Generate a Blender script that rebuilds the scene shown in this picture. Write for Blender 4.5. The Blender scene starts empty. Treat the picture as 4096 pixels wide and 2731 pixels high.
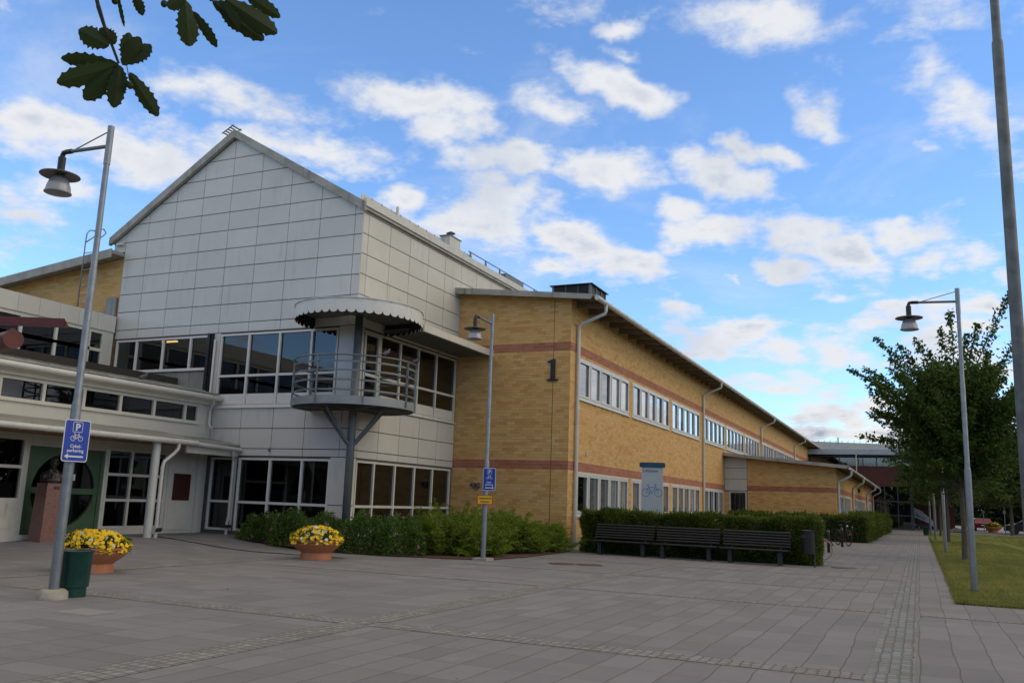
import bpy, math, random
import numpy as np
from mathutils import Vector, Matrix
random.seed(7)
RNG = np.random.default_rng(11)
scene = bpy.context.scene
COL = scene.collection
rad = math.radians

# ---------------------------------------------------------------- camera
YAW, PITCH, ROLL, EYE = rad(24.98), rad(10.33), rad(2.04), 1.5
fwd = Vector((-math.sin(YAW)*math.cos(PITCH), math.cos(YAW)*math.cos(PITCH), math.sin(PITCH)))
rgt0 = Vector((math.cos(YAW), math.sin(YAW), 0))
up0 = rgt0.cross(fwd)
rgt = rgt0*math.cos(ROLL) + up0*math.sin(ROLL)
upv = up0*math.cos(ROLL) - rgt0*math.sin(ROLL)
cam_d = bpy.data.cameras.new('camera'); cam = bpy.data.objects.new('camera', cam_d); COL.objects.link(cam)
cm = Matrix((rgt, upv, -fwd)).transposed().to_4x4(); cm.translation = Vector((0, 0, EYE))
cam.matrix_world = cm
cam_d.sensor_width = 36; cam_d.lens = 36*3491/4096; cam_d.clip_start = 0.1; cam_d.clip_end = 3000
scene.camera = cam
scene.view_settings.view_transform = 'Standard'; scene.view_settings.look = 'None'
scene.view_settings.exposure = 0.0; scene.view_settings.gamma = 1
# ---------------------------------------------------------------- sun
SUN_EL, SUN_AZ = rad(32), rad(75)          # azimuth from +Y towards +X
sd = bpy.data.lights.new('sun', 'SUN'); sun = bpy.data.objects.new('sun', sd); COL.objects.link(sun)
sd.energy = 0.85; sd.angle = rad(60); sd.color = (1, .86, .68)
sdir = Vector((math.sin(SUN_AZ)*math.cos(SUN_EL), math.cos(SUN_AZ)*math.cos(SUN_EL), math.sin(SUN_EL)))
sun.rotation_euler = sdir.to_track_quat('Z', 'Y').to_euler(); sun.location = (30, 10, 30)

# ---------------------------------------------------------------- world: Nishita sky with broken cumulus
W = bpy.data.worlds.new('World'); scene.world = W; W.use_nodes = True
nt = W.node_tree; nt.nodes.clear(); N = nt.nodes; LK = nt.links
def nn(t, **kw):
    n = N.new(t)
    for k, v in kw.items(): setattr(n, k, v)
    return n
def mth(op, a, b=None, c=None, clamp=False):
    n = N.new('ShaderNodeMath'); n.operation = op; n.use_clamp = clamp
    for i, x in enumerate((a, b, c)):
        if x is None: continue
        if isinstance(x, (int, float)): n.inputs[i].default_value = x
        else: LK.new(x, n.inputs[i])
    return n.outputs[0]
def mixc(f, a, b):
    n = N.new('ShaderNodeMix'); n.data_type = 'RGBA'
    for s, x in ((n.inputs[0], f), (n.inputs[6], a), (n.inputs[7], b)):
        if isinstance(x, (int, float, tuple)): s.default_value = x if not isinstance(x, tuple) else (*x, 1)
        else: LK.new(x, s)
    return n.outputs[2]
def mrange(x, a, b, c=0., d=1., smooth=True):
    n = N.new('ShaderNodeMapRange'); n.clamp = True
    n.interpolation_type = 'SMOOTHSTEP' if smooth else 'LINEAR'
    LK.new(x, n.inputs[0])
    for i, v in enumerate((a, b, c, d)): n.inputs[i+1].default_value = v
    return n.outputs[0]
sky = nn('ShaderNodeTexSky'); sky.sky_type = 'NISHITA'; sky.sun_disc = False
sky.sun_elevation = SUN_EL; sky.sun_rotation = SUN_AZ; sky.air_density = 1.0; sky.dust_density = 0.0; sky.ozone_density = 3.0
tc = nn('ShaderNodeTexCoord')
sep = nn('ShaderNodeSeparateXYZ'); LK.new(tc.outputs['Generated'], sep.inputs[0])
az = mth('ARCTAN2', sep.outputs[0], sep.outputs[1]); el = mth('ARCSINE', sep.outputs[2])
azd = mth('MULTIPLY', az, 57.2958); eld = mth('MULTIPLY', el, 57.2958)
cmb = nn('ShaderNodeCombineXYZ'); LK.new(azd, cmb.inputs[0]); LK.new(eld, cmb.inputs[1])
# perspective-like cloud detail coordinates: flatten towards the horizon
den = mth('ADD', mth('MAXIMUM', sep.outputs[2], 0.0), 0.16)
cu = nn('ShaderNodeCombineXYZ')
LK.new(mth('DIVIDE', sep.outputs[0], den), cu.inputs[0]); LK.new(mth('DIVIDE', sep.outputs[1], den), cu.inputs[1])
def noise(vec, scale, detail=6, rough=.55, w=None, dist=0.):
    n = N.new('ShaderNodeTexNoise'); n.inputs['Scale'].default_value = scale
    n.inputs['Detail'].default_value = detail; n.inputs['Roughness'].default_value = rough
    n.inputs['Distortion'].default_value = dist
    if w is not None: n.noise_dimensions = '4D'; n.inputs['W'].default_value = w
    LK.new(vec, n.inputs['Vector']); return n
nz1 = noise(cu.outputs[0], 3.0, 9, .6)
warp = nn('ShaderNodeVectorMath', operation='MULTIPLY_ADD')
wv = noise(cmb.outputs[0], .22, 4, .55)
LK.new(wv.outputs['Color'], warp.inputs[0]); warp.inputs[1].default_value = (5, 3.2, 0); 
off = nn('ShaderNodeVectorMath', operation='ADD'); LK.new(cmb.outputs[0], off.inputs[0]); off.inputs[1].default_value = (-2.5, -1.6, 0)
LK.new(off.outputs[0], warp.inputs[2])
CLOUDS = [(-4.17, 5.55, 2.7, 0.69, -3.2, 1.5), (-2.24, 4.32, 1.92, 0.47, 0.3, 1.5), (-2.65, 6.47, 1.71, 0.42, 4.8, 1.3), (-0.53, 5.03, 1.87, 0.78, -0.1, 1.3), (-13.11, 11.2, 1.94, 0.84, -10.4, 1.0), (-8.99, 11.56, 1.87, 0.77, -1.3, 1.0), (-14.54, 19.29, 2.02, 0.71, -11.1, 0.9), (-23.1, 19.29, 2.09, 0.83, 1.0, 0.9), (-3.93, 13.16, 2.03, 0.48, 5.3, 0.75), (-1.19, 12.49, 1.7, 0.58, -3.3, 0.85), (-55.11, 20.15, 3.07, 1.33, 7.0, 0.9), (-47.3, 24.66, 3.22, 1.0, 0.7, 0.75), (-43.7, 24.14, 4.73, 1.3, -5.8, 0.8), (-49.29, 19.31, 3.61, 1.4, 4.5, 0.9), (-54.78, 16.75, 3.28, 1.35, 5.3, 0.8), (-55.26, 15.15, 1.82, 0.74, 4.9, 0.7), (-39.5, 21.57, 7.57, 1.33, 1.0, 1.1), (-41.3, 22.53, 2.56, 0.78, 7.4, 0.8), (-33.03, 25.18, 5.14, 1.58, -0.5, 1.0), (-30.52, 23.64, 3.31, 1.48, -5.7, 1.0), (-17.55, 26.22, 3.58, 1.26, -19.3, 1.25), (-22.08, 25.32, 3.33, 1.2, -13.1, 0.7), (-26.82, 22.07, 4.83, 1.23, 1.6, 1.0), (-18.68, 21.41, 3.26, 1.69, -5.4, 1.2), (-32.93, 19.08, 2.07, 0.96, 4.1, 0.9), (-27.52, 17.88, 3.57, 1.54, -2.6, 1.05), (-24.92, 19.94, 3.89, 1.39, -8.0, 0.95), (-20.67, 17.37, 4.1, 1.4, -18.9, 1.1), (-17.13, 15.99, 2.6, 0.98, -24.6, 1.0), (-12.25, 17.44, 4.17, 1.16, 5.5, 1.1), (-11.09, 21.06, 3.39, 1.06, -17.5, 1.2), (-10.22, 22.49, 1.56, 0.79, -22.2, 0.9), (-6.17, 17.43, 3.17, 1.2, -9.0, 1.1), (-3.31, 16.31, 2.33, 1.24, -29.5, 1.0), (-4.66, 23.47, 2.96, 1.26, -48.0, 0.75), (-6.96, 29.73, 6.34, 1.67, -11.9, 0.62), (2.21, 26.27, 2.63, 1.21, -0.5, 0.65), (3.57, 28.38, 3.81, 1.37, -11.8, 0.65), (4.18, 22.81, 2.59, 1.87, -19.6, 0.75), (-0.04, 16.18, 2.42, 0.72, -10.5, 0.9), (0.87, 14.74, 1.43, 0.64, -4.8, 0.8), (-7.3, 15.15, 1.87, 0.86, -12.8, 1.0), (-10.59, 14.72, 1.05, 0.77, -1.7, 0.9), (-11.73, 10.77, 3.27, 1.17, -8.8, 1.0), (-7.94, 10.04, 2.36, 0.96, -1.1, 1.0), (-2.24, 10.96, 3.89, 1.45, 13.2, 1.05), (1.38, 10.53, 3.43, 1.54, 2.3, 0.95), (3.6, 8.9, 2.63, 1.51, -2.7, 0.9), (-5.39, 7.16, 3.74, 0.75, -11.1, 0.8), (-3.92, 5.47, 3.17, 0.64, -5.4, 1.0), (-5.97, 4.61, 2.27, 0.48, 0.5, 1.1), (-2.48, 4.37, 1.93, 0.42, 0.3, 1.1), (-2.17, 6.21, 1.69, 0.58, -0.5, 0.9), (-22.4, 15.65, 1.77, 0.57, -3.7, 0.7), (-14.52, 12.75, 1.69, 0.7, -10.3, 0.8), (-17.61, 29.9, 1.36, 0.51, -18.3, 0.7), (-7.42, 22.03, 1.66, 0.65, -23.4, 0.7), (4.23, 12.13, 1.33, 0.8, -4.4, 0.8), (3.94, 14.97, 1.8, 0.65, -5.9, 0.9), (5.45, 13.9, 0.88, 0.74, -5.6, 0.8), (-17.27, 27.91, 1.48, 0.58, -27.5, 0.7), (1.46, 21.74, 0.98, 0.49, -7.8, 0.7)]
dens = None
for (ca, ce, ra, re, rot, st) in CLOUDS:
    mp = nn('ShaderNodeMapping', vector_type='TEXTURE'); LK.new(warp.outputs[0], mp.inputs[0])
    mp.inputs['Location'].default_value = (ca, ce, 0); mp.inputs['Rotation'].default_value = (0, 0, rad(rot))
    mp.inputs['Scale'].default_value = (ra, re, 1)
    ln = nn('ShaderNodeVectorMath', operation='LENGTH'); LK.new(mp.outputs[0], ln.inputs[0])
    d = mth('MULTIPLY_ADD', ln.outputs['Value'], -.62*st, st)
    dens = d if dens is None else mth('SMOOTH_MAX', dens, d, .12)
# unseen cloud outside the view window, added to fill the light and window reflections
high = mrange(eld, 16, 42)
fill_cloud = mth('MULTIPLY_ADD', noise(cu.outputs[0], 1.1, 3, .5).outputs[0], 3.2, -1.30)
fill_cloud = mth('ADD', fill_cloud, mth('MULTIPLY', high, .9)); fill_cloud = mth('ADD', fill_cloud, mth('MULTIPLY', mth('MULTIPLY', mrange(azd, 12, 20), mrange(azd, 80, 100, 1, 0)), .75))  # denser overhead for ambient light, and low on the right for paler reflections
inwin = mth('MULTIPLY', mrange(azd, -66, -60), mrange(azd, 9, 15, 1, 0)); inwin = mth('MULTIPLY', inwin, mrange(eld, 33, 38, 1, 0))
dens = mth('MAXIMUM', dens, mth('SUBTRACT', fill_cloud, mth('MULTIPLY', inwin, 3.)))
nzc = mth('SUBTRACT', nz1.outputs[0], .5)
nz3 = mth('SUBTRACT', noise(cu.outputs[0], 9.0, 6, .6).outputs[0], .5)
cuo = nn('ShaderNodeVectorMath', operation='ADD'); LK.new(cu.outputs[0], cuo.inputs[0]); cuo.inputs[1].default_value = (.05, -.02, 0)
nzo = noise(cuo.outputs[0], 3.0, 5, .6)
relief = mrange(mth('SUBTRACT', nz1.outputs[0], nzo.outputs[0]), -.09, .09)
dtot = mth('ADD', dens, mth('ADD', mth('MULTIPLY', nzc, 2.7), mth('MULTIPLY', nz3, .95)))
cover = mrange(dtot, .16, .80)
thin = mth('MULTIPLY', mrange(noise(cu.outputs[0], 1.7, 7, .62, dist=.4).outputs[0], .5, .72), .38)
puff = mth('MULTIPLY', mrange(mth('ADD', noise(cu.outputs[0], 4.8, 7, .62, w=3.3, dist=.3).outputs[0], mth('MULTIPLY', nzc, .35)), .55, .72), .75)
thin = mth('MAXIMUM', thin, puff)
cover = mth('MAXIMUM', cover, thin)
# cloud body: bright cores, blue-grey bellies
shade_n = noise(cmb.outputs[0], .16, 4, .5).outputs[0]
belly = mrange(shade_n, .44, .70)
lowel = mrange(eld, 9, 2)            # dark cumulus near the horizon
cl_hi = mixc(lowel, (.90, .92, .96), (.98, .97, .95))
cl_lo = mixc(lowel, (.52, .60, .75), (.27, .34, .48))
core = mrange(dtot, .7, 1.5)
ccol = mixc(mth('MULTIPLY', mth('ADD', mth('MULTIPLY', belly, .45), mth('MULTIPLY', mth('MULTIPLY', relief, core), .75), clamp=True), 1.), cl_hi, cl_lo)
warm = mth('MULTIPLY', mth('SUBTRACT', 1, inwin), mrange(eld, 2, 25))  # unseen cloud tinted warm to neutralise the blue ambient light
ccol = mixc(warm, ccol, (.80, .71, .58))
hs = nn('ShaderNodeHueSaturation'); LK.new(sky.outputs[0], hs.inputs['Color'])
hs.inputs['Saturation'].default_value = 1.0; hs.inputs['Value'].default_value = 1.0
skm = nn('ShaderNodeVectorMath', operation='MULTIPLY'); LK.new(hs.outputs[0], skm.inputs[0]); skm.inputs[1].default_value = (1.22, 1.43, 1.66)
SKY_STR = 0.15
bg1 = nn('ShaderNodeBackground'); LK.new(skm.outputs[0], bg1.inputs[0]); bg1.inputs[1].default_value = SKY_STR
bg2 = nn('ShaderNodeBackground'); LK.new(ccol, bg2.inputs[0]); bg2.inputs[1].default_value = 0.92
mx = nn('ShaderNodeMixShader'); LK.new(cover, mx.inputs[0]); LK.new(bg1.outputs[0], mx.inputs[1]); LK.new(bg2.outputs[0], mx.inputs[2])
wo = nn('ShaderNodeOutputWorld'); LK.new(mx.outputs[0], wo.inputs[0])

# ================================================================ mesh helpers
class MB:
    def __init__(s): s.v = []; s.f = []
    def add(s, vs, fs):
        o = len(s.v); s.v += [tuple(p) for p in vs]; s.f += [tuple(o+i for i in f) for f in fs]; return s
    def box(s, x0, y0, z0, x1, y1, z1):
        x0, x1 = sorted((x0, x1)); y0, y1 = sorted((y0, y1)); z0, z1 = sorted((z0, z1))
        return s.add([(x0,y0,z0),(x1,y0,z0),(x1,y1,z0),(x0,y1,z0),(x0,y0,z1),(x1,y0,z1),(x1,y1,z1),(x0,y1,z1)],
                     [(0,3,2,1),(4,5,6,7),(0,1,5,4),(1,2,6,5),(2,3,7,6),(3,0,4,7)])
    def poly(s, pts): return s.add(pts, [tuple(range(len(pts)))])
    def prism(s, pts, ext):
        n = len(pts); e = Vector(ext); q = [Vector(p)+e for p in pts]
        fs = [tuple(range(n))[::-1], tuple(range(n, 2*n))]
        fs += [(i, (i+1) % n, n+(i+1) % n, n+i) for i in range(n)]
        return s.add(list(pts)+q, fs)
    def bar(s, a, b, w, h, up=(0,0,1)):
        a = Vector(a); b = Vector(b); d = (b-a).normalized(); sd_ = d.cross(Vector(up))
        if sd_.length < 1e-4: sd_ = Vector((1,0,0))
        sd_.normalize(); u = sd_.cross(d)
        pts = [a+sd_*x*w/2+u*y*h/2 for x, y in ((-1,-1),(1,-1),(1,1),(-1,1))]
        return s.prism(pts, b-a)
    def tube(s, pts, r, n=10, caps=True):
        pts = [Vector(p) for p in pts]; m = len(pts)
        rs = r if isinstance(r, (list, tuple)) else [r]*m
        ref = None; rings = []
        for i, p in enumerate(pts):
            d = (pts[min(i+1, m-1)]-pts[max(i-1, 0)]).normalized()
            if ref is None:
                ref = d.cross(Vector((0,0,1)))
                if ref.length < .05: ref = Vector((1,0,0))
            ref = (ref-d*ref.dot(d)).normalized(); b = d.cross(ref)
            rings.append([p+(ref*math.cos(2*math.pi*k/n)+b*math.sin(2*math.pi*k/n))*rs[i] for k in range(n)])
        vs = [q for R_ in rings for q in R_]; fs = []
        for i in range(m-1):
            for k in range(n): fs.append((i*n+k, i*n+(k+1) % n, (i+1)*n+(k+1) % n, (i+1)*n+k))
        if caps: fs.append(tuple(range(n))[::-1]); fs.append(tuple(range((m-1)*n, m*n)))
        return s.add(vs, fs)
    def lathe(s, prof, c=(0,0,0), n=24, a0=0., a1=2*math.pi):
        full = abs(a1-a0-2*math.pi) < 1e-6; k = n if full else n+1; vs = []; fs = []
        for r, z in prof:
            for i in range(k):
                a = a0+(a1-a0)*i/n; vs.append((c[0]+r*math.cos(a), c[1]+r*math.sin(a), c[2]+z))
        for j in range(len(prof)-1):
            for i in range(n):
                i2 = (i+1) % k; fs.append((j*k+i, j*k+i2, (j+1)*k+i2, (j+1)*k+i))
        return s.add(vs, fs)
    def ell(s, c, r, nu=16, nv=10, M=None):
        vs = []; fs = []
        for j in range(nv+1):
            t = math.pi*j/nv
            for i in range(nu):
                a = 2*math.pi*i/nu; p = Vector((r[0]*math.sin(t)*math.cos(a), r[1]*math.sin(t)*math.sin(a), r[2]*math.cos(t)))
                if M: p = M @ p
                vs.append(Vector(c)+p)
        for j in range(nv):
            for i in range(nu): fs.append((j*nu+i, (j+1)*nu+i, (j+1)*nu+(i+1) % nu, j*nu+(i+1) % nu))
        return s.add(vs, fs)
    def build(s, name, mat, parent=None, smooth=False, world=True):
        o = np.zeros(3)
        if parent is not None and world: o = np.array(rootloc(parent))
        me = bpy.data.meshes.new(name)
        me.from_pydata([(p[0]-o[0], p[1]-o[1], p[2]-o[2]) for p in s.v], [], s.f)
        me.materials.append(mat)
        if smooth: me.polygons.foreach_set('use_smooth', [True]*len(me.polygons))
        me.update(); ob = bpy.data.objects.new(name, me); COL.objects.link(ob)
        if parent is not None: ob.parent = parent
        return ob
def rootloc(o):
    while o.parent: o = o.parent
    return tuple(o.location)
def tag(o, label=None, cat=None, group=None, kind=None):
    if label: o['label'] = label
    if cat: o['category'] = cat
    if group: o['group'] = group
    if kind: o['kind'] = kind
    return o
def empty(name, loc, label, cat, group=None, rz=0.):
    o = bpy.data.objects.new(name, None); COL.objects.link(o); o.location = loc; o.rotation_euler = (0,0,rz)
    o.empty_display_size = .2
    return tag(o, label, cat, group)
def copy_tree(o, parent=None):
    c = o.copy(); COL.objects.link(c); c.parent = parent
    for ch in list(o.children): copy_tree(ch, c)
    return c
def smooth_by_angle(o, ang=40):
    me = o.data; me.polygons.foreach_set('use_smooth', [True]*len(me.polygons))
    try: me.set_sharp_from_angle(angle=rad(ang))
    except Exception: pass
def quads(name, V4, mat, parent=None):
    """V4: (n,4,3) array of leaf quads"""
    o = np.array(rootloc(parent)) if parent is not None else 0
    V = (np.asarray(V4)-o).reshape(-1, 3); n = len(V)//4
    me = bpy.data.meshes.new(name); me.vertices.add(len(V)); me.vertices.foreach_set('co', V.astype('f').ravel())
    me.loops.add(4*n); me.loops.foreach_set('vertex_index', np.arange(4*n, dtype='i'))
    me.polygons.add(n); me.polygons.foreach_set('loop_start', np.arange(0, 4*n, 4, dtype='i'))
    me.polygons.foreach_set('loop_total', np.full(n, 4, dtype='i'))
    me.materials.append(mat); me.update(calc_edges=True)
    ob = bpy.data.objects.new(name, me); COL.objects.link(ob)
    if parent is not None: ob.parent = parent
    return ob
def unit(a): return a/np.maximum(np.linalg.norm(a, axis=-1, keepdims=True), 1e-9)
def leafquads(P, D, L, Wd, S=None):
    """rhombic leaves from base P along D, side vector random"""
    P = np.asarray(P, float); D = unit(np.asarray(D, float)); n = len(P)
    if S is None: S = unit(np.cross(D, RNG.normal(size=(n, 3))))
    L = np.broadcast_to(np.asarray(L, float).reshape(-1, 1), (n, 1)); Wd = np.broadcast_to(np.asarray(Wd, float).reshape(-1, 1), (n, 1))
    return np.stack([P, P+D*L*.45+S*Wd*.5, P+D*L, P+D*L*.45-S*Wd*.5], 1)
def text(name, s, size, origin, right, up, mat, parent, align='CENTER', shear=0., bold=0., ext=.002, sx=1.):
    cu_ = bpy.data.curves.new(name, 'FONT'); cu_.body = s; cu_.size = size; cu_.align_x = align; cu_.shear = shear
    cu_.offset = bold; cu_.extrude = ext; cu_.resolution_u = 3
    t = bpy.data.objects.new(name, cu_); COL.objects.link(t)
    dg = bpy.context.evaluated_depsgraph_get(); me = bpy.data.meshes.new_from_object(t.evaluated_get(dg))
    bpy.data.objects.remove(t); me.name = name
    r_ = Vector(right).normalized()*sx; u_ = Vector(up).normalized(); n_ = Vector(right).normalized().cross(u_)
    o = Vector(origin)-Vector(rootloc(parent)) if parent is not None else Vector(origin)
    for v in me.vertices: v.co = o+r_*v.co.x+u_*v.co.y+n_*v.co.z
    me.materials.clear(); me.materials.append(mat); me.update()
    ob = bpy.data.objects.new(name, me); COL.objects.link(ob)
    if parent is not None: ob.parent = parent
    return ob
# a wall plane: point(u, z, d) with d measured outwards
class PL:
    def __init__(s, ax, c, sg): s.ax = ax; s.c = c; s.sg = sg
    def p(s, u, z, d=0.): return (s.c+s.sg*d, u, z) if s.ax == 'X' else (u, s.c+s.sg*d, z)
    def box(s, mb, u0, u1, z0, z1, d0, d1):
        a = s.p(u0, z0, d0); b = s.p(u1, z1, d1); return mb.box(*a, *b)
    def quad(s, mb, u0, u1, z0, z1, d=0.): return mb.poly([s.p(u0,z0,d), s.p(u1,z0,d), s.p(u1,z1,d), s.p(u0,z1,d)])
def wall(mb, pl, u0, u1, z0, z1, holes, rev=.12):
    us = sorted({u0, u1, *[h[0] for h in holes], *[h[1] for h in holes]}); zs = sorted({z0, z1, *[h[2] for h in holes], *[h[3] for h in holes]})
    us = [u for u in us if u0 <= u <= u1]; zs = [z for z in zs if z0 <= z <= z1]
    for i in range(len(us)-1):
        for j in range(len(zs)-1):
            um = (us[i]+us[i+1])/2; zm = (zs[j]+zs[j+1])/2
            if any(h[0] < um < h[1] and h[2] < zm < h[3] for h in holes): continue
            pl.quad(mb, us[i], us[i+1], zs[j], zs[j+1])
    for a, b, c, d in holes:
        for (p, q) in (((a,c),(b,c)), ((b,c),(b,d)), ((b,d),(a,d)), ((a,d),(a,c))):
            mb.poly([pl.p(*p, 0), pl.p(*q, 0), pl.p(*q, -rev-.06), pl.p(*p, -rev-.06)])

# ================================================================ materials
def newmat(name):
    global N, LK
    m = bpy.data.materials.new(name); m.use_nodes = True; t = m.node_tree; t.nodes.clear(); N = t.nodes; LK = t.links
    b = N.new('ShaderNodeBsdfPrincipled'); o = N.new('ShaderNodeOutputMaterial'); LK.new(b.outputs[0], o.inputs[0])
    return m, b
def pos():
    g = N.new('ShaderNodeNewGeometry'); return g
def M(name, rgb, rough=.55, metal=0., var=.12, scale=2.5, bump=0., bscale=60, dirt=None, streak=0., spec=None, isl=0.):
    m, b = newmat(name); g = N.new('ShaderNodeTexCoord')
    n1 = noise(g.outputs['Object'], scale, 5, .6)
    c = mixc(mrange(n1.outputs[0], .3, .7), tuple(x*(1-var) for x in rgb), tuple(min(1, x*(1+var)) for x in rgb))
    if streak:
        gp = N.new('ShaderNodeNewGeometry'); mp = N.new('ShaderNodeMapping'); LK.new(gp.outputs['Position'], mp.inputs[0]); mp.inputs['Scale'].default_value = (5, 5, .55)
        s1 = noise(mp.outputs[0], 1.3, 5, .65); s2 = noise(gp.outputs['Position'], .7, 3, .5)
        f = mth('MULTIPLY', mrange(s1.outputs[0], .48, .75), mrange(s2.outputs[0], .42, .62)); f = mth('MULTIPLY', f, streak)
        c = mixc(f, c, dirt or tuple(x*.35 for x in rgb))
    if isl:
        gi = N.new('ShaderNodeNewGeometry'); c = mixc(mth('MULTIPLY', gi.outputs['Random Per Island'], isl), c, tuple(x*.72 for x in rgb))
    LK.new(c, b.inputs['Base Color']); b.inputs['Roughness'].default_value = rough; b.inputs['Metallic'].default_value = metal
    if spec is not None: b.inputs['Specular IOR Level'].default_value = spec
    if bump:
        n2 = noise(g.outputs['Object'], bscale, 4, .6); bp = N.new('ShaderNodeBump'); bp.inputs['Strength'].default_value = bump
        bp.inputs['Distance'].default_value = .01; LK.new(n2.outputs[0], bp.inputs['Height']); LK.new(bp.outputs[0], b.inputs['Normal'])
    return m
def brick_mat():
    m, b = newmat('yellow_brick'); g = pos()
    sp = N.new('ShaderNodeSeparateXYZ'); LK.new(g.outputs['Position'], sp.inputs[0])
    sn = N.new('ShaderNodeSeparateXYZ'); LK.new(g.outputs['True Normal'], sn.inputs[0])
    u = mth('ADD', mth('MULTIPLY', sp.outputs[0], mth('ABSOLUTE', sn.outputs[1])), mth('MULTIPLY', sp.outputs[1], mth('ABSOLUTE', sn.outputs[0])))
    z = sp.outputs[2]
    row = mth('FLOOR', mth('DIVIDE', mth('ADD', z, .03), .1))
    uo = mth('ADD', mth('DIVIDE', u, .3), mth('MULTIPLY', mth('MODULO', row, 2), .5))
    ci = mth('FLOOR', uo); fu = mth('FRACT', uo); fz = mth('FRACT', mth('DIVIDE', mth('ADD', z, .03), .1))
    cb = N.new('ShaderNodeCombineXYZ'); LK.new(ci, cb.inputs[0]); LK.new(row, cb.inputs[1])
    wn = N.new('ShaderNodeTexWhiteNoise'); wn.noise_dimensions = '2D'; LK.new(cb.outputs[0], wn.inputs['Vector'])
    lo = noise(g.outputs['Position'], .35, 3, .5)
    rv = mth('ADD', mth('MULTIPLY', wn.outputs[0], .85), mth('MULTIPLY', lo.outputs[0], .12))
    rp = N.new('ShaderNodeValToRGB'); LK.new(rv, rp.inputs[0]); e = rp.color_ramp.elements
    cols = [(0., (.55,.29,.095)), (.2, (.63,.36,.115)), (.42, (.68,.42,.135)), (.62, (.71,.47,.165)), (.78, (.69,.38,.165)), (.95, (.74,.54,.25))]
    e[0].position = 0; e[0].color = (*cols[0][1], 1); e[1].position = .95; e[1].color = (*cols[-1][1], 1)
    for p_, c_ in cols[1:-1]: x = e.new(p_); x.color = (*c_, 1)
    r2 = N.new('ShaderNodeValToRGB'); LK.new(wn.outputs[0], r2.inputs[0]); r2.color_ramp.elements[0].color = (.33,.105,.065,1); r2.color_ramp.elements[1].color = (.46,.17,.11,1)
    def band(a, b_): return mth('MULTIPLY', mth('GREATER_THAN', z, a), mth('LESS_THAN', z, b_))
    bd = mth('ADD', band(2.57, 2.87), band(6.47+.1, 6.77+.1))
    col = mixc(bd, rp.outputs[0], r2.outputs[0])
    fine = noise(g.outputs['Position'], 45, 3, .7)
    col = mixc(mth('MULTIPLY', fine.outputs[0], .28), col, (.38,.22,.09))
    mu = mth('MINIMUM', fu, mth('SUBTRACT', 1, fu)); mz = mth('MINIMUM', fz, mth('SUBTRACT', 1, fz))
    mort = mth('MAXIMUM', mth('LESS_THAN', mu, .017), mth('LESS_THAN', mz, .055))
    mc = mixc(noise(g.outputs['Position'], 1.2, 2, .5).outputs[0], (.30,.19,.10), (.50,.40,.28))
    col = mixc(mth('MULTIPLY', mort, .75), col, mc)
    # weather streaks
    st = noise(g.outputs['Position'], .9, 5, .6)
    col = mixc(mth('MULTIPLY', mrange(st.outputs[0], .58, .85), .18), col, (.22,.13,.06))
    LK.new(col, b.inputs['Base Color']); b.inputs['Roughness'].default_value = .85
    bp = N.new('ShaderNodeBump'); bp.inputs['Strength'].default_value = .6; bp.inputs['Distance'].default_value = .008
    LK.new(mth('SUBTRACT', mth('MULTIPLY', fine.outputs[0], .4), mort), bp.inputs['Height']); LK.new(bp.outputs[0], b.inputs['Normal'])
    return m
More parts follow.
